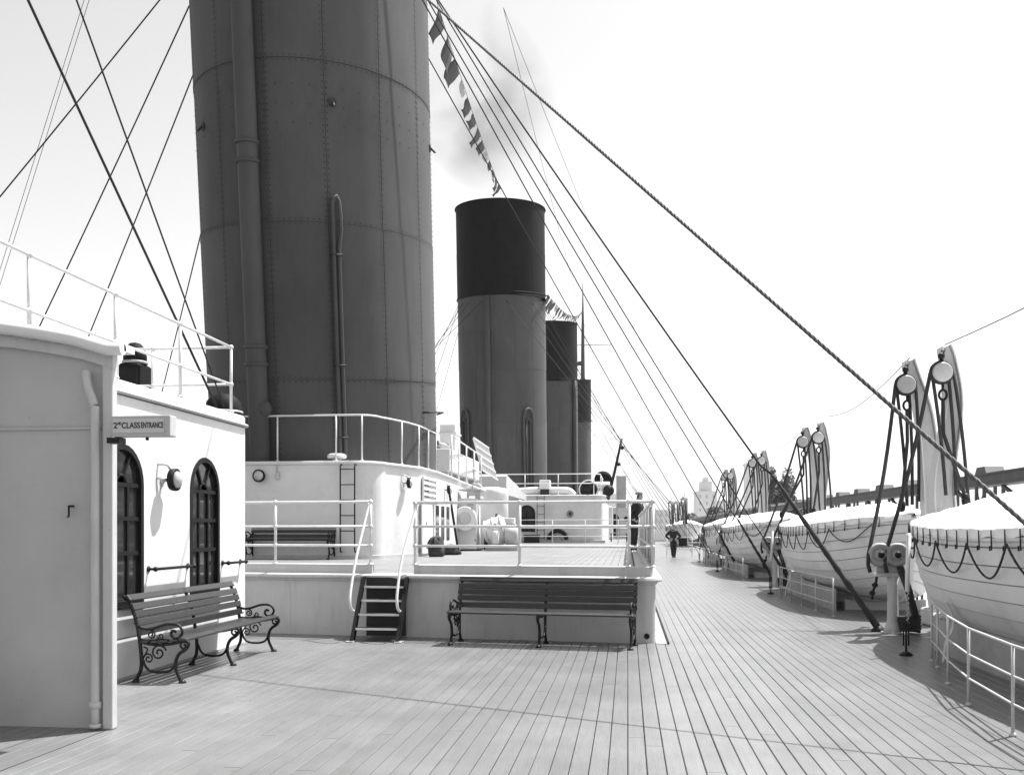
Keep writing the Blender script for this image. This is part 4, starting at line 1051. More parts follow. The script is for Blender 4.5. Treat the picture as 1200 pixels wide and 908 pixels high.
for i in range(2):
    b = MB(); b.box(-0.95, 0.05, 51 + i * 0.25, 51.2 + i * 0.25, PZ + 0.44, PZ + 0.48); b.build('slat', 'trim', t)
for x in (-0.85, -0.05):
    b = MB(); b.box(x - 0.03, x + 0.03, 51.02, 51.42, PZ, PZ + 0.43); b.build('leg', 'iron', t)

# ================================================================== LIFEBOATS
BL, BB = 4.55, 1.36
def bw(t): return BB * max(0.0, 1 - abs(t) ** 3.0) ** 0.56
def bzg(t): return 1.34 + 0.20 * t * t
def bzk(t): return 0.0 + 0.16 * abs(t) ** 9
def hull_pt(t, v, off=0.0):
    b_ = bw(t)
    fine = abs(t) ** 4
    e = 0.42 + 0.30 * fine
    x = b_ * math.sin(v * PI / 2) ** e
    z = bzk(t) + (bzg(t) - bzk(t)) * (v ** (1.45 - 0.35 * fine))
    y = BL * t * (1 - 0.07 * (1 - v) ** 2 * abs(t) ** 5)
    # outward offset, mostly sideways
    nx = 0.35 + 0.65 * v
    return Vector((x + off * nx, y + off * 0.6 * (1 if t > 0 else -1) * abs(t) ** 6, z - off * (1 - v) * 0.8))
TS = [-1 + 2 * i / 40 for i in range(41)]
TS = [math.copysign(abs(t) ** 0.72, t) if t else 0 for t in TS]
NSTR = 9
VB = [0, .12, .24, .36, .48, .60, .71, .81, .91, 1.0]
def make_boat():
    t = thing('lifeboat', '', 'lifeboat', (0, 0, 0), group='lifeboats along the starboard side')
    for sgn in (-1, 1):
        for i in range(NSTR):
            b = MB(); vs = []
            for tt in TS:
                ga = 0.0 if i == 0 else 0.0045
                lo, hi = hull_pt(tt, VB[i] + ga, 0.024), hull_pt(tt, VB[i + 1] - (0.0045 if i < NSTR - 1 else 0), 0.010)
                md = hull_pt(tt, (VB[i] + VB[i + 1]) / 2, 0.018); inn = hull_pt(tt, VB[i] + ga + 0.002, -0.02)
                for p in (inn, lo, md, hi): vs.append((sgn * p.x, p.y, p.z))
            n = len(TS)
            b.add(vs, [(4 * k, 4 * k + 1, 4 * k + 5, 4 * k + 4) for k in range(n - 1)], False)
            b.add(vs, [(4 * k + j, 4 * k + j + 1, 4 * k + j + 5, 4 * k + j + 4) for k in range(n - 1) for j in (1, 2)], True)
            b.build('strake', 'white', t, local=True)
        b = MB(); b.tube([(sgn * (hull_pt(tt, 0.95).x + 0.025), hull_pt(tt, .95).y, hull_pt(tt, 0.95).z) for tt in TS[1:-1]], 0.028, 6); b.build('rubbing_strake', 'white', t, local=True)
        # grab line in scallops
        pts = []
        ns = 8
        for i in range(ns * 14 + 1):
            u = -0.93 + 1.86 * i / (ns * 14)
            sag = 1 - (2 * ((i % 14) / 14) - 1) ** 2
            ld = abs(u) ** 3
            v = 0.93 - (0.175 + 0.012 * math.sin(i * .4)) * sag * (1 - 0.35 * ld)
            p = hull_pt(u, v, 0.06); pts.append((sgn * (p.x + 0.02), p.y, p.z))
        b = MB(); b.tube(pts, 0.011, 6); b.build('grab_line', 'rope', t, local=True)
        # cover lashings
        b = MB()
        for i in range(27):
            u = -0.95 + 1.9 * i / 26
            p = hull_pt(u, 0.985, 0.055); q_ = hull_pt(u, 0.90, 0.06)
            b.tube([(sgn * (p.x + 0.012), p.y, p.z + 0.03), (sgn * (q_.x + 0.012), q_.y, q_.z), (sgn * (q_.x + 0.012), q_.y + 0.05, q_.z - 0.005), (sgn * (q_.x + 0.01), q_.y + 0.055, q_.z + 0.04)], 0.008, 5)
        b.build('cover_lashing', 'rope', t, local=True)['kind'] = 'stuff'
    b = MB()
    vs = []
    for tt in TS:
        ring = [hull_pt(tt, v_, -0.012) for v_ in (0, .1, .25, .4, .55, .7, .85, 1.0)]
        vs += [(p.x, p.y, p.z) for p in reversed(ring)] + [(-p.x, p.y, p.z) for p in ring[1:]]
    b.add(vs, [(15 * k + j, 15 * k + j + 1, 15 * k + j + 16, 15 * k + j + 15) for k in range(len(TS) - 1) for j in range(14)], True); b.build('inner_hull', 'trim', t, local=True)  # darker liner showing through the strake gaps draws the lap shadows
    b = MB()
    kp = [hull_pt(-1, v, 0.0) for v in (1.0, .8, .6, .4, .2, .05)] + [hull_pt(tt, 0) for tt in TS[1:-1]] + [hull_pt(1, v) for v in (.05, .2, .4, .6, .8, 1.0)]
    b.tube([(0, p.y, p.z - 0.03) for p in kp], 0.05, 4, smooth=False, sq=(1.2, 0.8)); b.build('keel', 'white', t, local=True)
    return t
def make_cover(t, seed):
    # canvas cover: tent over a ridge spar with skirt laced over the gunwale; every one sags its own way
    b = MB(); nw = 25; vs = []; rr = random.Random(seed)
    TC = [-1 + 2 * i / 72 for i in range(73)]; TC = [math.copysign(abs(q_) ** 0.75, q_) if q_ else 0 for q_ in TC]
    ph = rr.uniform(0, 6); kk = rr.uniform(13, 18); hgt = rr.uniform(0.40, 0.46); sg_ = rr.uniform(0.035, 0.055)
    for it, tt in enumerate(TC):
        g = hull_pt(tt, 1.0)
        bb_ = g.x + 0.035
        for j in range(nw):
            a = -1 + 2 * j / (nw - 1)
            if j == 0 or j == nw - 1:
                vs.append((math.copysign(bb_ + 0.012, a), g.y * 1.006, g.z - 0.085 + 0.016 * math.sin(it * 1.3 + ph) + 0.012 * noise.noise(Vector((tt * 12, seed, 0)))))
            else:
                f = a * (nw - 1) / (nw - 3)
                ht = hgt * (1 - abs(tt) ** 3.5) * (1 - abs(f) ** 1.45) + 0.03 * (1 - abs(f))
                bay = 0.5 + 0.5 * math.cos(tt * kk + ph)
                sagw = -sg_ * bay * (1 - (2 * abs(f) - 1) ** 2) * (1 - abs(tt) ** 6)
                rib = 0.014 * max(0, math.cos(tt * kk + ph + PI)) ** 6 * (1 - abs(f))
                crease = 0.020 * noise.noise(Vector((tt * 7 + f * 3, f * 5 - tt * 4, seed))) + 0.010 * noise.noise(Vector((tt * 26, f * 3, seed + 5)))
                vs.append((f * bb_, g.y * (1.0 + 0.012 * (1 - abs(f))), g.z + 0.02 + ht + sagw + rib + crease))
    b.add(vs, [(i * nw + j, i * nw + j + 1, (i + 1) * nw + j + 1, (i + 1) * nw + j) for i in range(len(TC) - 1) for j in range(nw - 1)], True)
    return b.build('cover', 'canvas', t, local=True)
BX = [4.92, 4.92, 4.78, 4.9]
BTIP = [15.2, 26.7, 39.2, 49.9]
BZ = [0.20, 0.24, 0.28, 0.32]
BLAB = ['nearest lifeboat under white cover, cut off by the right edge', 'second lifeboat from the right under a white cover behind the pulley post', 'third lifeboat from the right under a white cover', 'fourth lifeboat from the right, farthest of the covered row']
boat0 = make_boat()
boats = [boat0]
boat0.location = (BX[0], BTIP[0] - BL, BZ[0]); boat0['label'] = BLAB[0]
for i in range(1, 4):
    boats.append(copy_tree(boat0, (BX[i], BTIP[i] - BL, BZ[i]), label=BLAB[i]))
    boats[-1].rotation_euler = (0, R((0, 0.8, -0.7, 0.5)[i]), R((0, -0.6, 0.5, -0.4)[i]))
for i in range(4): make_cover(boats[i], 3 + i * 5)
# forward group, far away
for i, y in enumerate((92.0, 103.5)):
    copy_tree(boats[2], (5.4, y, 0.55), label=['far lifeboat just right of the platform railing corner', 'farthest lifeboat, hidden mostly by the far one'][i], skip=('cover_lashing',))

# ------------------------------------------------------------------ chocks, boat rails, canvas screens in every bay
for i in range(4):
    yc = BTIP[i] - BL
    x = BX[i] - 1.42
    ch = thing('boat_chock', ['grey keel chock board under the nearest lifeboat', 'grey keel chock board under the second lifeboat', 'grey keel chock board under the third lifeboat', 'grey keel chock board under the fourth lifeboat'][i], 'chock', (BX[i] - 0.6, yc, 0), group='boat chocks')
    b = MB(); b.box(BX[i] - 1.02, BX[i] - 0.98, yc - 2.9, yc + 2.6, 0.0, 0.42); b.build('board', 'canvasg', ch)
    for yy in (yc - 2.5, yc - 0.2, yc + 2.2):
        b = MB(); b.prism([(-0.75, 0), (0.75, 0), (0.75, 0.2), (0.3, 0.16), (-0.3, 0.16), (-0.75, 0.2)], -0.08, 0.08, frame_y((BX[i], yy, 0))); b.build('cradle', 'white2', ch)
    ry = [yc - 4.2, yc - 2.9, yc - 1.6, yc - 0.4, yc + 0.8, yc + 1.35]
    rx = [x - 0.66, x - 0.63, x - 0.52, x - 0.32, x - 0.06, x + 0.04] if i == 0 else [x + 0.12, x + 0.06, x + 0.02, x, x + 0.0, x + 0.04]
    rp = list(zip(rx, ry))
    t = railing('boat_railing', ['low white pipe railing beside the nearest lifeboat', 'low white pipe railing beside the second lifeboat', 'low white pipe railing beside the third lifeboat', 'low white pipe railing beside the fourth lifeboat'][i], rp, 0.0, (0.24, 0.45, 0.68), rp, group='boat railings', rr=0.010, pr=0.014, m='white2', balls=False)  # duller white puts the lifeboat's shade into the rail colour
    b = MB(); yb = yc + 1.25; xb = x + 0.14
    b.tube(curve([(xb + 0.02, yb, 0.72), (xb + 0.09, yb, 0.58), (xb + 0.11, yb, 0.42), (xb + 0.03, yb, 0.22), (xb + 0.0, yb, 0.0)], 5), 0.034, 8, sq=(0.45, 1)); b.build('bent_bracket', 'white', t)
    # gripe: lashing from deck to davit head with bottle-screw
    gx, gy = x - 0.10, yc + 1.9
    g = thing('boat_gripe', ['white gripe lashing with bottle screw at the near boat end', 'white gripe lashing at the end of the second lifeboat', 'white gripe lashing at the end of the third lifeboat', 'white gripe lashing at the end of the fourth lifeboat'][i], 'lashing', (gx, gy, 0), group='boat gripes')
    b = MB(); b.tube([(gx + 0.06, gy + 0.1, 1.50), (gx + 0.03, gy + 0.05, 1.0), (gx + 0.02, gy + 0.02, 0.78)], 0.028, 8); b.build('strap', 'rail', g)
    b = MB(); b.tube([(gx + 0.02 + 0.015 * math.sin(k_ * 1.9), gy + 0.015 * math.cos(k_ * 1.9), 0.78 - k_ * 0.018) for k_ in range(22)], 0.008, 6); b.build('lanyard', 'trim', g)
    for dx in (-0.03, 0.03):
        b = MB(); b.tube([(gx + dx, gy, 0.42), (gx + dx, gy, 0.12)], 0.010, 6); b.build('bottle_screw', 'iron', g)
    b = MB(); b.tube([(gx, gy, 0.4), (gx, gy, 0.02)], 0.012, 6); b.lathe([(0.08, 0), (0.08, 0.015), (0.03, 0.05)], 10, Matrix.Translation((gx, gy, 0.001))); b.build('deck_plate', 'iron', g)

# ------------------------------------------------------------------ davits and falls
def davit(label, head, foot, ped, blk, ropes, lean):
    t = thing('davit', label, 'davit', (foot[0], foot[1], 0), group='boat davits')
    hx, hy, hz = head; fx, fy_, _ = foot
    ctr = [(hx + 0.10, hz + 0.42), (hx + 0.16, hz + 0.15), (hx + 0.22 + 0.2 * lean, hz - 0.5), (fx - 0.05, 2.3), (fx, 1.4), (fx + 0.05, 0.7), (fx + 0.15, 0.0)]
    cu = curve([Vector((p[0], p[1], 0)) for p in ctr], 5)
    n = len(cu); vs = []
    for i, p in enumerate(cu):
        tg = (cu[min(i + 1, n - 1)] - cu[max(i - 1, 0)]).normalized(); nr = Vector((tg.y, -tg.x, 0))
        f = i / (n - 1); hw_ = 0.05 + 0.085 * min(1, f * 1.8)
        for s_ in (-1, 1):
            q_ = p + nr * hw_ * s_
            for yy in (-0.07, 0.07): vs.append((q_.x, fy_ + 0.25 + yy, q_.y))
    fs = []
    for i in range(n - 1):
        a, c = 4 * i, 4 * i + 4
        fs += [(a, a + 1, c + 1, c), (a + 1, a + 3, c + 3, c + 1), (a + 3, a + 2, c + 2, c + 3), (a + 2, a, c, c + 2)]
    fs += [(0, 2, 3, 1), (4 * n - 4, 4 * n - 3, 4 * n - 1, 4 * n - 2)]
    b = MB(); b.add(vs, fs); arm = b.build('arm', 'white2', t, bevel=0.012)
    for sd in (-1, 1):                                  # flanges that give the cast I-section
        vs = []
        for i, p in enumerate(cu):
            tg = (cu[min(i + 1, n - 1)] - cu[max(i - 1, 0)]).normalized(); nr = Vector((tg.y, -tg.x, 0))
            f = i / (n - 1); hw_ = 0.05 + 0.085 * min(1, f * 1.8)
            q0 = p + nr * (hw_ + 0.002) * sd; q1 = p + nr * (hw_ + 0.022) * sd
            vs += [(q0.x, fy_ + 0.12, q0.y), (q0.x, fy_ + 0.38, q0.y), (q1.x, fy_ + 0.12, q1.y), (q1.x, fy_ + 0.38, q1.y)]
        fs = []
        for i in range(n - 1):
            a, c = 4 * i, 4 * i + 4
            fs += [(a, a + 1, c + 1, c), (a + 1, a + 3, c + 3, c + 1), (a + 3, a + 2, c + 2, c + 3), (a + 2, a, c, c + 2)]
        b = MB(); b.add(vs, fs); b.build('flange', 'white', arm)
    b = MB(); b.box(fx - 0.15, fx + 0.55, fy_ + 0.0, fy_ + 0.5, 0.0, 0.28); b.build('foot_frame', 'white2', t, bevel=0.03)
    # head block
    b = MB(); b.lathe([(0.138, -0.005), (0.143, 0.0), (0.143, 0.03), (0.125, 0.04), (0, 0.042)], 24, frame_y((hx, hy - 0.10, hz))); bk = b.build('block_cheek', 'trim', t)
    b = MB(); b.tube([(hx + 0.147 * math.cos(2 * PI * i / 24), hy - 0.06, hz + 0.147 * math.sin(2 * PI * i / 24)) for i in range(24)], 0.035, 6, closed=True); b.build('block_strop', 'rope', bk)
    b = MB(); b.lathe([(0.15, -0.06), (0.15, 0.06)], 18, frame_y((hx, hy - 0.02, hz))); b.build('sheave', 'iron', bk)
    b = MB(); b.tube([(hx, hy - 0.05, hz + 0.18), (hx + 0.03, hy, hz + 0.30), (hx + 0.10, hy + 0.15, hz + 0.40)], 0.03, 8); b.lathe([(0, -0.05), (0.05, -0.02), (0.05, 0.03), (0, 0.06)], 8, Matrix.Translation((hx, hy - 0.05, hz + 0.24))); b.build('shackle', 'iron', t)
    b = MB(); b.tube([(hx + 0.02, hy - 0.06, hz - 0.17), (hx + 0.02, hy - 0.06, hz - 0.26)], 0.018, 6)
    b.tube([(hx + 0.02 + 0.055 * math.cos(2 * PI * i / 12), hy - 0.06, hz - 0.33 + 0.075 * math.sin(2 * PI * i / 12)) for i in range(12)], 0.02, 6, closed=True); b.build('thimble', 'iron', t)
    # falls: strands to the boat block and the hauling part to the deck pulley
    for k_, (dx, bx_, by_, bz_) in enumerate(ropes):
        b = MB(); p0 = Vector((hx + dx, hy - 0.05, hz - 0.02)); p1 = Vector((bx_, by_, bz_))
        pts = [p0.lerp(p1, q_ / 6) + Vector((0.02 * math.sin(PI * q_ / 6), 0, 0)) for q_ in range(7)]
        b.tube(pts, 0.026, 7); b.build('fall', 'rope', t)
    b = MB(); b.tube([(hx + 0.02, hy - 0.06, hz - 0.40), (hx + 0.03, hy - 0.05, hz - 0.9), blk], 0.028, 7); b.build('fall', 'rope', t)
    b = MB(); p0 = Vector((hx - 0.155, hy - 0.05, hz)); p1 = Vector(ped)
    b.tube([p0.lerp(p1, q_ / 8) + Vector((0.03 * math.sin(PI * q_ / 8), 0, -0.05 * math.sin(PI * q_ / 8))) for q_ in range(9)] + [(ped[0] - 0.01, ped[1] - 0.02, ped[2] - 0.15), (ped[0] + 0.02, ped[1] - 0.02, ped[2] - 0.26)], 0.030, 7); b.build('hauling_part', 'rope', t)
    b = MB(); b.lathe([(0.0, 0), (0.05, 0.02), (0.065, 0.09), (0.05, 0.17), (0, 0.2)], 10, Matrix.Translation((blk[0], blk[1], blk[2] - 0.12))); b.build('boat_block', 'iron', t)
    return t
def pulley_post(label, x, y, w_=0.0):
    t = thing('pulley_post', label, 'pulley post', (x, y, 0), group='deck pulley posts')
    b = MB(); b.tube([(x, y, 0), (x, y, 0.10), (x, y, 0.2), (x, y, 0.7), (x, y, 0.85)], [0.15, 0.11, 0.085, 0.075, 0.085], 12); b.build('post', 'white2', t)
    b = MB(); b.box(x - 0.26, x + 0.08, y - 0.09, y + 0.09, 0.84, 0.90); b.box(x - 0.24, x + 0.10, y - 0.03, y + 0.03, 0.90, 1.06); b.build('bracket', 'white2', t, bevel=0.01)
    b = MB(); b.lathe([(0.17, 0), (0.17, 0.02)], 16, Matrix.Translation((x, y, 0.001))); b.build('base_flange', 'trim', t)
    for dx in (-0.20, 0.04):
        c = (x + dx, y - 0.08, 1.17)
        b = MB(); b.lathe([(0.0, 0), (0.165, 0.0), (0.18, 0.015), (0.155, 0.03), (0.115, 0.035), (0.105, 0.02), (0.075, 0.02), (0.07, 0.05), (0.04, 0.065), (0, 0.066)], 28, frame_y(c)); sh = b.build('sheave', 'grey', t)
        b = MB(); b.lathe([(0.165, -0.07), (0.18, -0.055), (0.165, -0.02)], 28, frame_y(c)); b.build('rear_flange', 'grey', sh)
        b = MB(); b.lathe([(0.05, 0.05), (0.05, 0.072), (0.02, 0.08)], 12, frame_y(c)); b.build('hub', 'iron', sh)
    b = MB(); b.tube([(x - 0.24, y - 0.05, 0.85), (x - 0.26, y - 0.05, 0.72), (x - 0.30, y - 0.05, 0.62), (x - 0.31, y - 0.05, 0.5)], 0.02, 6)
    for (dx, z) in ((-0.27, 0.72), (-0.31, 0.60)): b.lathe([(0, -0.04), (0.045, -0.02), (0.045, 0.02), (0, 0.04)], 10, Matrix.Translation((x + dx, y - 0.05, z)))
    b.build('belaying_pin', 'iron', t)
    for dx in (0.0, 0.05):
        b = MB(); b.tube([(x + dx + 0.05, y - 0.1, 1.0), (x + dx + 0.16, y - 0.16, 0.65), (x + dx + 0.24, y - 0.2, 0.30), (x + 0.2 + dx, y - 0.1, 0.06)], 0.03, 7); b.build('rope_tail', 'rope', t)
    b = MB(); b.tube([(x + 0.22 + 0.15 * math.cos(k_ * 0.55), y + 0.15 * math.sin(k_ * 0.55) - 0.05, 0.03 + k_ * 0.004) for k_ in range(60)], 0.026, 6); b.build('rope_coil', 'rope', t)
    return t
PY = [15.25, 27.0, 38.6, 50.2]
nm = ['nearest', 'second', 'third', 'fourth']
for i in range(4):
    dxx = (0.0, 0.42, 0.48, 0.5)[i]; y0 = PY[i]; zz = (0, 0.12, 0.3, 0.35)[i]
    px_ = BX[i] - 0.98
    pulley_post('%s white pulley post with two sheaves between the lifeboats' % nm[i].capitalize(), px_, y0)
    hd = (4.62 + dxx, y0, 3.87 + zz); hd2 = (4.42 + dxx, y0 + 1.15, 3.86 + zz)
    bxx = BX[i]; bx2 = BX[min(i + 1, 3)]
    davit('aft davit of the %s pair, straight white arm with round block' % nm[i], hd, (4.75 + dxx, y0 - 0.1, 0), (px_ - 0.13, y0 - 0.08, 1.17), (bxx - 0.05, y0 - 0.35, 2.0 + zz * .3),
          [(-0.13, hd[0] + 0.02, y0 - 0.2, 2.05), (0.10, hd[0] + 0.16, y0 - 0.2, 2.05), (0.18, hd[0] + 0.33, y0 - 0.2, 2.02)], 0.0)
    davit('forward davit of the %s pair, white arm leaning inboard' % nm[i], hd2, (4.92 + dxx, y0 + 1.05, 0), (px_ - 0.37, y0 - 0.08, 1.17), (bx2 - 0.45, y0 + 1.5, 1.95 + zz * .3),
          [(-0.14, hd2[0] + 0.08, y0 + 1.3, 1.95), (0.05, hd2[0] + 0.16, y0 + 1.3, 1.95), (0.16, hd2[0] + 0.26, y0 + 1.3, 2.0)], 0.6)
# far davits
def far_davit(label, x, y):
    t = thing('davit', label, 'davit', (x, y, 0), group='far davits')
    b = MB(); b.tube([(x + 0.1, y, 0), (x + 0.05, y, 2.2), (x, y, 4.6)], [0.2, 0.16, 0.08], 8, sq=(1, 0.6)); b.build('arm', 'white2', t)
    b = MB(); b.lathe([(0.2, 0), (0.2, 0.1)], 12, frame_y((x - 0.1, y - 0.1, 4.2))); b.build('block', 'trim', t)
    for dx in (-0.25, 0.1, 0.25):
        b = MB(); b.tube([(x - 0.1 + dx, y - 0.15, 4.2), (x + dx * 0.6, y - 0.15, 2.0)], 0.05, 6); b.build('fall', 'rope', t)
for k_, (x, y) in enumerate(((4.3, 97.0), (4.9, 98.2), (5.5, 99.3), (4.9, 85.5))):
    far_davit(['aftmost distant davit of the far cluster beyond the man in the cap', 'middle distant davit of the far cluster beyond the man in the cap', 'foremost distant davit of the far cluster beyond the man in the cap', 'lone distant davit just before the far cluster beyond the man'][k_], x, y)
# span wires between davit heads
for i, (a, c) in enumerate((((4.70, 15.3, 4.30), (4.9, 4.0, 4.75)), ((4.50, 16.4, 4.30), (5.15, 27.0, 4.55)), ((4.95, 28.2, 4.4), (5.2, 38.6, 4.75)), ((5.0, 39.8, 4.6), (5.2, 50.2, 4.8)))):
    a, c = Vector(a), Vector(c)
    b = MB(); b.tube([a.lerp(c, k_ / 10) - Vector((0, 0, 0.28 * math.sin(PI * k_ / 10))) for k_ in range(11)], 0.008, 5)
    tag(b.build('span_wire', 'wire'), ['thin wire rising from the nearest davit head to the right edge', 'thin sagging wire between the nearest and second davit pairs', 'thin sagging wire between the second and third davit pairs', 'thin sagging wire between the third and fourth davit pairs'][i], 'wire', 'davit span wires')

# transverse rail closing the boat deck beyond the fourth boat
tr_ = [(2.2, 56), (3.6, 56), (4.9, 56), (6.1, 56)]
railing('deck_gate_railing', 'thin white railing across the deck behind the standing man', tr_, 0, (0.45, 0.8, 1.1), tr_, rr=0.02, pr=0.022, balls=False)
t = thing('notice_board', 'dark square board hung on the far railing beside the standing man', 'board', (3.3, 55.9, 0.5))
b = MB(); b.box(2.85, 3.32, 55.88, 55.94, 0.62, 1.05); b.build('panel', 'iron', t)
b = MB(); b.tube([(2.9, 55.92, 1.05), (2.9, 55.95, 1.12)], 0.012, 6); b.tube([(3.27, 55.92, 1.05), (3.27, 55.95, 1.12)], 0.012, 6); b.build('hook', 'iron', t)

# ================================================================== STAYS AND WIRES
def stay(name, label, a, c, r_=0.016, sag=0.0, lower=0.0, group=None, cat='stay wire', m='wire', twist=False):
    a, c = Vector(a), Vector(c); n = 24
    pts = [a.lerp(c, i / n) - Vector((0, 0, sag * 4 * (i / n) * (1 - i / n))) for i in range(n + 1)]
    if twist:
        d = (c - a); L = d.length; d /= L; u = d.orthogonal().normalized(); v_ = d.cross(u); b = MB(); m_ = int(L / 0.03)
        for q_ in range(3):
            b.tube([a.lerp(c, i / m_) - Vector((0, 0, sag * 4 * (i / m_) * (1 - i / m_))) + (u * math.cos(i * 0.95 + q_ * 2.094) + v_ * math.sin(i * 0.95 + q_ * 2.094)) * r_ * 0.52 for i in range(m_ + 1)], r_ * 0.56, 5)
        return tag(b.build(name, 'laid', None), label, cat, group)
    if lower <= 0:
        b = MB(); b.tube(pts, r_, 6); return tag(b.build(name, m), label, cat, group)
    t = thing(name, label, cat, tuple(c), group=group)
    L = (c - a).length; d = (a - c).normalized(); top = c + d * lower
    b = MB(); b.tube([p for p in pts if (p - c).length > lower] + [top], r_, 6); b.build('wire', m, t)
    b = MB(); k_ = 30
    b.tube([top + (c - top) * (i / k_) for i in range(k_ + 1)], [r_ * (1.6 + 1.6 * (i / k_) + 0.35 * math.sin(i * 2.1)) for i in range(k_ + 1)], 8); b.build('lashing', 'rope', t)
    b = MB(); b.tube([c + d * 0.32 + Vector((0.03, 0, 0)), c + Vector((0.03, 0, 0))], 0.03, 6); b.tube([c + d * 0.32 - Vector((0.03, 0, 0)), c - Vector((0.03, 0, 0))], 0.03, 6); b.build('rigging_screw', 'iron', t)
    b = MB(); b.lathe([(0.11, 0), (0.11, 0.02), (0.05, 0.09), (0, 0.1)], 10, Matrix.Translation((c.x, c.y, 0.0))); b.build('deck_eye', 'iron', t)
    return t
def FP(phi, z, base=None):
    p_ = fpt(R(phi), sz(z), 0.005)
    return Vector(base) + p_ if base else Vector((-7.77 + p_.x * 0.96, 24.9 + p_.y, 4.0 + p_.z))
G4 = 'starboard stays of the near funnel'
S4 = [
    ('thickest stay crossing the whole sky to the lower right edge', (-1, 16.3), (3.95, 6.0, 0.05), 0.019, 0.0, 0.0),
    ('thick-ended stay coming down to the deck by the nearest pulley post', (39, 16.3), (3.78, 15.45, 0.05), 0.017, 0.22, 2.9),
    ('stay ending behind the end of the second lifeboat, first of two', (43.5, 16.3), (4.25, 26.0, 0.05), 0.016, 0.15, 1.6),
    ('stay ending behind the end of the second lifeboat, lower of two', (39, 16.3), (4.0, 27.2, 0.05), 0.016, 0.15, 2.2),
    ('stay ending between the third and fourth lifeboats', (39, 16.3), (4.0, 36.0, 0.05), 0.016, 0.15, 2.0),
    ('stay from the near funnel passing before the second funnel, farthest forward', (105, 13.52), (4.1, 48.5, 0.05), 0.016, 0.1, 1.5),
]
for lb, (ph, z), e, r_, sg_, lw in S4:
    stay('funnel_stay', lb, FP(ph, z), e, r_, sg_, lw, G4, twist=(lb.startswith('thickest')))
# port side stays of the near funnel
P4 = [('leftmost stay falling left from the near funnel', (-50, 14.69), (-20.0, 18.2, 0.1)),
      ('second stay from the left falling left from the near funnel', (-60, 14.0), (-20.0, 25.6, 0.1)),
      ('third stay from the left falling left from the near funnel', (-75, 12.98), (-20.0, 28.8, 0.1)),
      ('short visible stay close to the left side of the near funnel', (-80, 9.65), (-20.0, 36.6, 0.1))]
for lb, (ph, z), e in P4:
    stay('funnel_stay', lb, FP(ph, z), e, 0.017, 0.15, 0, 'port stays of the near funnel')
# mast stays that come down beside the near funnel on the port side
stay('mast_stay', 'thick dark stay slanting down right from the top left corner', (-6.51, 9.0, 8.13), (-5.34, 12.3, 3.15), 0.016, 0.0, 0, 'mast stays')
stay('mast_stay', 'thinner stay slanting down right beside the near funnel', (-6.24, 9.6, 8.51), (-5.26, 12.35, 3.15), 0.011, 0.0, 0, 'mast stays')
for k_ in range(2):
    stay('aerial_wire', ['left one of two faint parallel wires in the top left sky', 'right one of two faint parallel wires in the top left sky'][k_], (-7.75 + 0.12 * k_, 18.5, 21.15), (-18.1 + 0.12 * k_, 23, 0.9), 0.006, 0.0, 0, 'faint aerial wires')
# other funnels
ORD = ['first', 'second', 'third', 'fourth', 'fifth', 'sixth']
def set_stays(base, zs, fname, grp, ends, phs, port):
    for k_, (ph, y) in enumerate(zip(phs, ends)):
        stay('funnel_stay', 'thin stay of the %s funnel, %s from the right where it meets the deck' % (fname, ORD[k_]), FP(ph, zs, base), (4.2, y, 0.05), 0.016, 0.25, 0, grp)
        if port: stay('funnel_stay', 'thin stay left of the %s funnel, %s from the left at its foot' % (fname, ORD[k_]), FP(-ph, zs, base), (-20.0, y, 0.05), 0.016, 0.25, 0, grp + ', port')
set_stays((-8.3, 66.0, 4), 16.3, 'second', 'stays of the second funnel', (44.5, 51, 58, 66, 76, 84), (15, 35, 50, 65, 90, 110), True)
set_stays((-8.0, 102.0, 4), 16.3, 'third', 'stays of the third funnel', (82, 92, 104, 116), (25, 50, 75, 100), False)
set_stays((-8.0, 140.0, 4), 16.3, 'farthest', 'stays of the farthest funnel', (122, 134, 144), (30, 60, 90), False)
stay('halyard', 'faint thin halyard rising past the top of the second funnel', (-3.8, 30, 17.6), (-2.9, 101, 17.5), 0.008, 0.6, 0, 'faint halyards')
stay('halyard', 'faint thin halyard crossing the stays beside the second funnel', (-3.8, 30, 17.6), (1.5, 100, 20), 0.008, 0.4, 0, 'faint halyards')

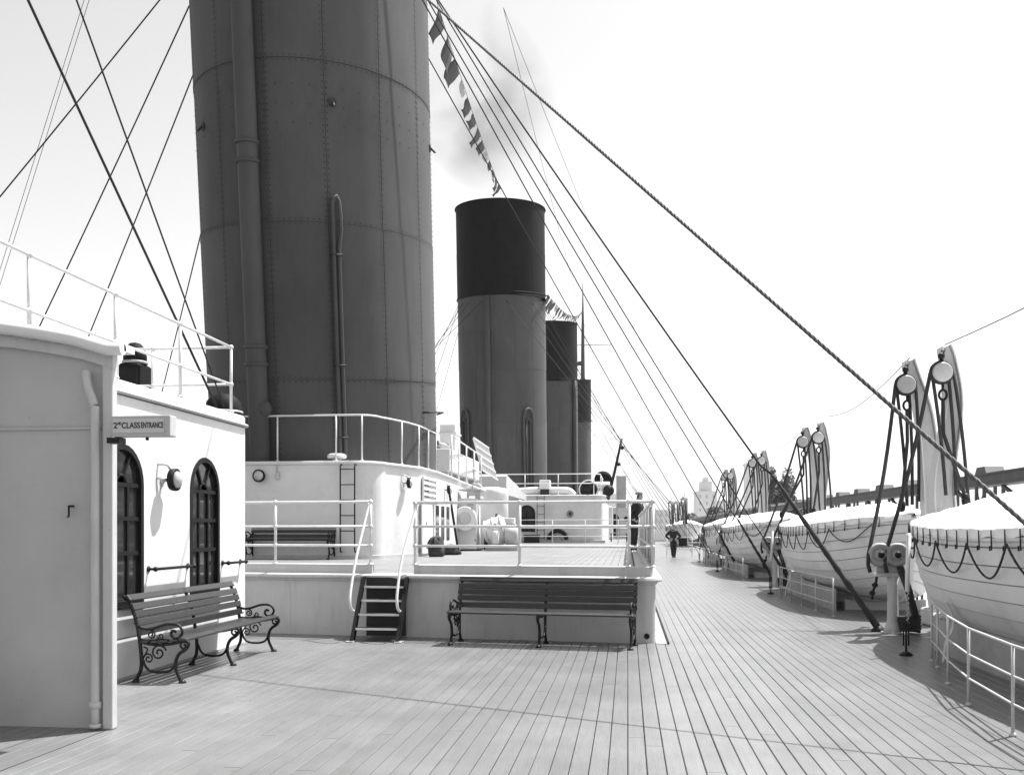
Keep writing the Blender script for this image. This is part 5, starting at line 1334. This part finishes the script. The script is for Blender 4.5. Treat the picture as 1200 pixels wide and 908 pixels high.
# ================================================================== FOREMAST AND SIGNAL FLAGS
mastb = (-4.6, 150.0, 0)
mt_ = thing('foremast', 'slender distant mast rising above the farthest funnel', 'mast', mastb)
b = MB(); b.tube([(-7.24, 160, 0), (-7.24, 160, 22), (-7.24, 160, 34), (-7.24, 160, 41.6)], [0.45, 0.4, 0.25, 0.06], 10); b.build('spar', 'steel', mt_)
b = MB(); b.tube([(-12, 160, 31.5), (-2.5, 160, 31.5)], 0.06, 6); b.build('yard', 'steel', mt_)
for z in (22, 25.5, 28.5):
    b = MB(); b.lathe([(0.3, -0.3), (0.7, 0), (0.3, 0.35)], 8, Matrix.Translation((-7.7, 160, z))); b.build('fitting', 'steel', mt_)
def flags(label, p0, p1, n, size, sag, seed, grp, drop=1.0):
    rr = random.Random(seed); t = thing('flag_string', label, 'signal flags', tuple(p0), group=grp)
    a, c = Vector(p0), Vector(p1)
    pt = lambda u: a.lerp(c, u) - Vector((0, 0, sag * 4 * u * (1 - u)))
    b = MB(); b.tube([pt(i / 30) for i in range(31)], 0.010, 5); b.build('halyard', 'wire', t)
    for i in range(n):
        u0 = (i + 0.15) / n; p = pt(u0); d = (pt(min(1, u0 + 0.7 / n)) - p)
        wv_ = Vector((rr.uniform(-0.75, -0.25), rr.uniform(-.4, .4), -drop)).normalized() * size * rr.uniform(0.7, 1.25)
        b = MB(); nu = 6; vs = []
        for k_ in range(nu + 1):
            f = k_ / nu
            for j in range(4):
                g = j / 3
                taper = 1 - 0.55 * f * (i % 3 == 0)
                q_ = p + d * (0.5 + (g - 0.5) * taper) + wv_ * f + Vector((math.sin(f * 5 + i) * 0.14 * size * f, math.cos(f * 4 + g * 2 + i) * 0.22 * size * f, math.sin(f * 6 + g * 3) * 0.12 * size * f))
                vs.append(q_)
        b.add(vs, [(k_ * 4 + j, k_ * 4 + j + 1, k_ * 4 + j + 5, k_ * 4 + j + 4) for k_ in range(nu) for j in range(3)], True)
        o = b.build('flag', ('flagd', 'flagd', 'flagd', 'flagm', 'flagd')[i % 5], t)
        o.modifiers.new('solid', 'SOLIDIFY').thickness = 0.01
    return t
flags('string of dark signal flags fluttering above the second funnel', (-5.88, 30, 17.9), (-7.7, 59.5, 22.3), 13, 0.62, 0.25, 5, 'signal flag strings', 0.9)
flags('bunch of small signal flags strung from the second funnel to the far mast', (-5.1, 62.6, 16.6), (-7.24, 160, 37.2), 26, 0.95, 1.2, 11, 'signal flag strings', 1.0)

# ================================================================== PEOPLE
def person(name, label, loc, rz, pts, edges, hat):
    """pts: name -> (x,y,z,r); figure faces -Y; grown as one skin from the pelvis"""
    t = thing(name, label, 'person', loc, rz)
    names = list(pts); idx = {n_: i for i, n_ in enumerate(names)}
    me = bpy.data.meshes.new('tmp'); me.from_pydata([pts[n_][:3] for n_ in names], [(idx[a], idx[c]) for a, c in edges], [])
    ob = bpy.data.objects.new('tmp', me); COL.objects.link(ob)
    ob.modifiers.new('skin', 'SKIN'); ss = ob.modifiers.new('sub', 'SUBSURF'); ss.levels = 2; ss.render_levels = 2
    sv = me.skin_vertices[0].data
    for i, n_ in enumerate(names):
        r_ = pts[n_][3]; sv[i].radius = r_ if isinstance(r_, tuple) else (r_, r_); sv[i].use_root = (n_ == 'pelvis')
    dg = bpy.context.evaluated_depsgraph_get()
    m2 = bpy.data.meshes.new_from_object(ob.evaluated_get(dg)); bpy.data.objects.remove(ob)
    for q_ in ('suit', 'skin', 'shoe'): m2.materials.append(M[q_])
    P = [(n_, Vector(pts[n_][:3])) for n_ in names]
    for f in m2.polygons:
        c = f.center; n_, pv_ = min(P, key=lambda q_: (q_[1] - c).length)
        f.material_index = 1 if (pv_ - c).length < (0.16 if n_.startswith(('head', 'nose', 'neck')) else 0.05) and n_.startswith(('head', 'hand', 'finger', 'thumb', 'nose', 'neck2')) else (2 if n_.startswith(('toe', 'heel')) else 0)
        if n_.startswith('head') and c.z > 1.60 and c.y > pv_.y - 0.01: f.material_index = 0
        f.use_smooth = True
    body = link('body', m2, t)
    hat(t)
    return t
def base_pts(lean=0.0, head_fwd=0.02):
    f = lambda z, y: (lean * (z / 1.7) ** 1.5 if z > 0.9 else 0) * -1 + y
    p = {'pelvis': (0, 0, 0.93, (0.20, 0.15)), 'waist': (0, f(1.06, 0), 1.06, (0.20, 0.145)), 'chest': (0, f(1.28, 0), 1.28, (0.23, 0.16)), 'collar': (0, f(1.42, 0.01), 1.42, (0.15, 0.11)), 'neck2': (0, f(1.49, 0), 1.50, 0.07),
         'head1': (0, f(1.57, -0.02 - head_fwd), 1.57, (0.08, 0.092)), 'head2': (0, f(1.66, -0.01 - head_fwd), 1.66, (0.092, 0.108)), 'head3': (0, f(1.73, 0.0 - head_fwd), 1.73, (0.07, 0.085)),
         'nose': (0, f(1.62, -0.125 - head_fwd), 1.615, 0.014)}
    e = [('pelvis', 'waist'), ('waist', 'chest'), ('chest', 'collar'), ('collar', 'neck2'), ('neck2', 'head1'), ('head1', 'head2'), ('head2', 'head3'), ('head2', 'nose')]
    return p, e, f
def leg(p, e, s_, hip, knee, ankle, toe):
    p['hip' + s_] = hip + (0.125,); p['knee' + s_] = knee + (0.10,); p['ankle' + s_] = ankle + (0.085,); p['heel' + s_] = (ankle[0], ankle[1] + 0.03, 0.045, 0.055); p['toe' + s_] = toe + (0.045,)
    e += [('pelvis', 'hip' + s_), ('hip' + s_, 'knee' + s_), ('knee' + s_, 'ankle' + s_), ('ankle' + s_, 'heel' + s_), ('heel' + s_, 'toe' + s_)]
def arm(p, e, s_, sh, el, wr, hand, side):
    p['sho' + s_] = sh + (0.105,); p['elb' + s_] = el + (0.08,); p['wri' + s_] = wr + (0.06,); p['hand' + s_] = hand + ((0.05, 0.03),)
    e += [('collar', 'sho' + s_), ('sho' + s_, 'elb' + s_), ('elb' + s_, 'wri' + s_), ('wri' + s_, 'hand' + s_)]
    w_, h_ = Vector(wr), Vector(hand); d = (h_ - w_).normalized(); sdv = d.cross(Vector((0, 1, 0.3))).normalized()
    for k_ in range(4):
        o_ = h_ + sdv * (k_ - 1.5) * 0.019; L = (0.06, 0.072, 0.066, 0.05)[k_]
        a_ = o_ + d * L * 0.6; b_ = o_ + d * L + Vector((0, 0.0, -0.02))
        p['finger%s%da' % (s_, k_)] = tuple(a_) + (0.009,); p['finger%s%db' % (s_, k_)] = tuple(b_) + (0.008,)
        e += [('hand' + s_, 'finger%s%da' % (s_, k_)), ('finger%s%da' % (s_, k_), 'finger%s%db' % (s_, k_))]
    q_ = w_.lerp(h_, 0.6) + sdv * 0.045 * side
    p['thumb' + s_ + 'a'] = tuple(q_) + (0.011,); p['thumb' + s_ + 'b'] = tuple(q_ + d * 0.04 + sdv * 0.012 * side) + (0.009,)
    e += [('hand' + s_, 'thumb' + s_ + 'a'), ('thumb' + s_ + 'a', 'thumb' + s_ + 'b')]
def flat_cap(c):
    def f(t):
        b = MB(); b.lathe([(0.0, 0.05), (0.06, 0.045), (0.10, 0.02), (0.11, -0.005), (0.098, -0.035), (0.09, -0.04)], 18, Matrix.Translation(c) @ Matrix.Diagonal((0.88, 1.12, 1, 1)))
        o = b.build('cap', 'hat', t, local=True)
        b = MB(); b.lathe([(0.0, 0.0), (0.07, 0.0), (0.075, -0.008), (0, -0.012)], 14, Matrix.Translation((c[0], c[1] - 0.115, c[2] - 0.025)) @ Matrix.Rotation(0.2, 4, 'X')); b.build('peak', 'hat', o, local=True)
    return f
def brim_hat(c):
    def f(t):
        b = MB(); b.lathe([(0, 0.10), (0.075, 0.10), (0.092, 0.085), (0.097, 0.0), (0.135, -0.006), (0.14, -0.014), (0.09, -0.014)], 20, Matrix.Translation(c)); o = b.build('hat', 'hat', t, local=True)
        b = MB(); b.lathe([(0.099, 0.0), (0.099, 0.03)], 20, Matrix.Translation(c)); b.build('hat_band', 'suit', o, local=True)
    return f
# man in the cap leaning on the platform side rail (faces starboard)
p, e, f = base_pts(0.13, 0.03)
leg(p, e, 'L', (0.09, 0.02, 0.88), (0.10, 0.0, 0.50), (0.10, 0.04, 0.09), (0.12, -0.13, 0.035))
leg(p, e, 'R', (-0.09, 0.02, 0.88), (-0.10, 0.03, 0.50), (-0.10, 0.10, 0.09), (-0.13, -0.06, 0.035))
arm(p, e, 'L', (0.20, -0.12, 1.39), (0.27, -0.22, 1.15), (0.16, -0.36, 1.10), (0.10, -0.40, 1.10), 1)
arm(p, e, 'R', (-0.20, -0.12, 1.39), (-0.32, 0.08, 1.16), (-0.20, -0.02, 1.00), (-0.14, -0.06, 0.97), -1)
person('person', 'man in dark suit and flat cap leaning on the platform side rail', (0.20, 30.15, PZ + 0.002), R(72), p, e, flat_cap((0, -0.15, 1.745)))
# man standing on the open deck, hands at his hips
p, e, f = base_pts(0.02, 0.02)
leg(p, e, 'L', (0.09, 0, 0.88), (0.09, -0.02, 0.50), (0.06, 0.03, 0.09), (0.08, -0.14, 0.035))
leg(p, e, 'R', (-0.09, 0, 0.88), (-0.07, -0.05, 0.50), (-0.04, -0.06, 0.09), (-0.06, -0.23, 0.035))
arm(p, e, 'L', (0.21, 0.0, 1.39), (0.40, 0.06, 1.15), (0.23, -0.06, 1.02), (0.17, -0.10, 1.00), 1)
arm(p, e, 'R', (-0.21, 0.0, 1.39), (-0.42, 0.04, 1.17), (-0.24, -0.06, 1.02), (-0.18, -0.10, 1.00), -1)
person('person', 'man in dark suit and hat standing on the open deck, elbows out', (2.50, 54.7, 0.002), R(8), p, e, brim_hat((0, -0.035, 1.745)))

# ================================================================== QUAY AND CITY BEYOND
gd = thing('quay_gantry', 'long dark steel girder on lattice posts along the quay', 'gantry', (20, 60, -15.2))
b = MB(); b.box(19.6, 20.4, 30, 330, 4.02, 4.55); bm_ = b.build('girder', 'steel', gd)
b = MB(); b.box(19.45, 20.55, 30, 330, 4.551, 4.63); b.box(19.45, 20.55, 30, 330, 3.93, 4.019); b.build('flange', 'steel', bm_)
yy = 42.3
while yy < 330:
    b = MB(); b.prism([(-0.9, 0), (0.9, 0), (0.6, 0.38), (-0.6, 0.38)], -0.5, 0.5, Matrix.Translation((20, yy, 4.63)) @ Matrix(((0, 0, 1, 0), (1, 0, 0, 0), (0, 1, 0, 0), (0, 0, 0, 1)))); b.build('bearing_block', 'steel', gd)
    b = MB()
    for (dx, dy) in ((-0.5, -0.6), (0.5, -0.6), (-0.5, 0.6), (0.5, 0.6)): b.box(20 + dx - 0.08, 20 + dx + 0.08, yy + dy - 0.08, yy + dy + 0.08, -15.2, 3.93)
    for k_ in range(15):
        z0 = -15.2 + k_ * 1.254
        b.bar((19.5, yy - 0.6, z0), (19.5, yy + 0.6, z0 + 1.25), 0.07, 0.07); b.bar((19.5, yy + 0.6, z0), (19.5, yy - 0.6, z0 + 1.25), 0.07, 0.07)
    b.build('lattice_post', 'steel', gd)
    b = MB(); b.bar((20, yy + 0.7, 2.2), (20, yy + 5.6, 3.9), 0.16, 0.16); b.build('knee_brace', 'steel', gd)
    yy += 7.5
b = MB(); b.bar((20.3, 30, 2.0), (20.3, 330, 2.0), 0.18, 0.18); b.build('tie_rail', 'steel', gd)
def tree(label, c, h, r_, seed, n=7000):
    rr = random.Random(seed); t = thing('tree', label, 'tree', c, group='trees beyond the quay')
    b = MB(); cx_, cy_, cz = c
    b.tube([(cx_, cy_, cz), (cx_ + 0.3, cy_, cz + h * 0.4), (cx_, cy_, cz + h * 0.75)], [r_ * 0.09, r_ * 0.06, r_ * 0.03], 8)
    for k_ in range(6):
        a = rr.uniform(0, 2 * PI); z0 = cz + h * rr.uniform(0.35, 0.6)
        b.tube([(cx_, cy_, z0), (cx_ + math.cos(a) * r_ * .4, cy_ + math.sin(a) * r_ * .4, z0 + h * .12), (cx_ + math.cos(a) * r_ * .7, cy_ + math.sin(a) * r_ * .7, z0 + h * .22)], [r_ * .035, r_ * .025, r_ * .012], 6)
    b.build('trunk', 'bark', t)
    cl_ = [(Vector((rr.gauss(0, .42), rr.gauss(0, .42), rr.uniform(-.6, .75))), rr.uniform(.25, .45)) for _ in range(16)]
    b = MB()
    for _ in range(n):
        cc, cr = cl_[rr.randrange(16)]
        d = Vector((rr.gauss(0, 1), rr.gauss(0, 1), rr.gauss(0, 1))).normalized() * cr * rr.random() ** 0.4
        p_ = Vector((cx_, cy_, cz + h * 0.68)) + Vector(((cc.x + d.x) * r_, (cc.y + d.y) * r_, (cc.z + d.z) * h * 0.36))
        u = Vector((rr.gauss(0, 1), rr.gauss(0, 1), rr.gauss(0, 1))).normalized() * r_ * 0.085; v_ = u.orthogonal().normalized() * r_ * 0.07
        b.add([p_ - u, p_ + v_, p_ + u, p_ - v_], [(0, 1, 2, 3)])
    o = b.build('crown', 'leaf', t); o['kind'] = 'stuff'
    return t
tree('round-topped tree standing behind the quay girder', (29.8, 200, -15.2), 28.0, 3.6, 4)
tree('lower leafy tree right of the round-topped one', (37.5, 230, -15.2), 24.5, 4.5, 8)
tree('broad distant tree left of the round-topped one', (27.0, 290, -15.2), 24.0, 6.0, 12)
tree('small pale distant tree near the fourth lifeboat', (26.0, 380, -15.2), 22.0, 7.0, 15)
def building(label, x0, x1, y, z1, steps=(), windows=True):
    t = thing('building', label, 'building', ((x0 + x1) / 2, y, -15.5), group='hazy city buildings')
    b = MB(); b.box(x0, x1, y, y + 40, -15.5, z1); b.build('wall', 'stone', t)
    for i, (a, c, h) in enumerate(steps):
        b = MB(); b.box(a, c, y + 4 + i * 2.5, y + 30 - i * 2.5, z1 - 1.0 + i * 0.5, z1 + h); b.build('tower', 'stone', t)
    b = MB(); b.box(x0 - 0.6, x1 + 0.6, y - 0.6, y + 40.6, z1 - 1.2, z1 - 0.2); b.build('cornice', 'stone', t)
    nx = max(2, int((x1 - x0) / 5)); first_ = None
    for i in range(nx):
        for k_ in range(3):
            if first_ is None:
                b = MB(); b.box(-0.9, 0.9, -0.12, 0.1, -1.4, 1.4); first_ = b.build('window', 'pane', t, local=True)
                o = first_
            else:
                o = first_.copy(); COL.objects.link(o)
            xw = x0 + (i + 0.5) * (x1 - x0) / nx
            o.location = MW[t].inverted() @ Vector((xw, y - 0.05, z1 - 5 - k_ * 6))
    return t
building('pale hazy tower block with stepped top beyond the far stays', 62, 80, 900, 36, ((66, 76, 9), (69, 73, 13)))
building('low hazy building above the far deckhouse roof', -26, 8, 900, 26, ((-20, -4, 8),))
building('hazy block between the far davits and the man in the cap', 14, 44, 950, 20)
building('slim pale tower far behind the third davit pair', 108, 122, 900, 62)
building('low pale block far behind the fourth lifeboat', 84, 112, 1000, 30)
building('wide pale waterfront block far to the right', 150, 260, 900, 14)
building('low hazy waterfront block at the left behind the funnels', -260, -60, 950, 16)

# ================================================================== SMOKE AND HAZE
sm = MB(); nu, nv = 20, 12; vs = []
for i in range(nv + 1):
    th = PI * i / nv
    for j in range(nu):
        ph = 2 * PI * j / nu
        d = Vector((math.sin(th) * math.cos(ph), math.sin(th) * math.sin(ph), math.cos(th)))
        vs.append((-8.8 + d.x * 4.6 - d.z * 1.0, 59.0 + d.y * 7.0, 27.6 + d.z * 5.6))
sm.add(vs, [(i * nu + j, i * nu + (j + 1) % nu, (i + 1) * nu + (j + 1) % nu, (i + 1) * nu + j) for i in range(nv) for j in range(nu)], True)
mS = bpy.data.materials.new('funnel_smoke'); mS.use_nodes = True
n_, l_ = mS.node_tree.nodes, mS.node_tree.links
n_.remove(n_['Principled BSDF'])
pv = n_.new('ShaderNodeVolumePrincipled'); pv.inputs['Color'].default_value = (0.34, 0.34, 0.34, 1)
tc = n_.new('ShaderNodeTexCoord')
nz = n_.new('ShaderNodeTexNoise'); nz.inputs['Scale'].default_value = 0.24; nz.inputs['Detail'].default_value = 5; nz.inputs['Distortion'].default_value = 1.2
l_.new(tc.outputs['Object'], nz.inputs['Vector'])
gv = n_.new('ShaderNodeVectorMath'); gv.operation = 'SUBTRACT'; gv.inputs[1].default_value = (-8.8, 59.0, 27.6); l_.new(tc.outputs['Object'], gv.inputs[0])
gs = n_.new('ShaderNodeVectorMath'); gs.operation = 'DIVIDE'; gs.inputs[1].default_value = (4.8, 7.2, 5.8); l_.new(gv.outputs[0], gs.inputs[0])
gl = n_.new('ShaderNodeVectorMath'); gl.operation = 'LENGTH'; l_.new(gs.outputs[0], gl.inputs[0])
fa = n_.new('ShaderNodeMapRange'); fa.inputs['From Min'].default_value = 1.0; fa.inputs['From Max'].default_value = 0.25; l_.new(gl.outputs['Value'], fa.inputs['Value'])
no = n_.new('ShaderNodeMapRange'); no.inputs['From Min'].default_value = 0.44; no.inputs['From Max'].default_value = 0.72; no.inputs['To Max'].default_value = 0.36; l_.new(nz.outputs['Fac'], no.inputs['Value'])
mm_ = n_.new('ShaderNodeMath'); mm_.operation = 'MULTIPLY'; l_.new(fa.outputs[0], mm_.inputs[0]); l_.new(no.outputs[0], mm_.inputs[1])
l_.new(mm_.outputs[0], pv.inputs['Density']); l_.new(pv.outputs[0], n_['Material Output'].inputs['Volume'])
mS.cycles.volume_step_rate = 3.0 if hasattr(mS.cycles, 'volume_step_rate') else 1
tag(sm.build('smoke', mS), 'thin grey smoke drifting over the second funnel', 'smoke', kind='stuff')

mH = bpy.data.materials.new('haze'); mH.use_nodes = True
n_, l_ = mH.node_tree.nodes, mH.node_tree.links
n_.remove(n_['Principled BSDF'])
pv = n_.new('ShaderNodeVolumePrincipled'); pv.inputs['Color'].default_value = (1, 1, 1, 1); pv.inputs['Density'].default_value = 0.00013
l_.new(pv.outputs[0], n_['Material Output'].inputs['Volume'])
hb = MB(); hb.box(-700, 700, -80, 1400, -19.2, 70)
tag(hb.build('haze', mH), 'pale summer haze over the harbour', 'haze', kind='stuff')
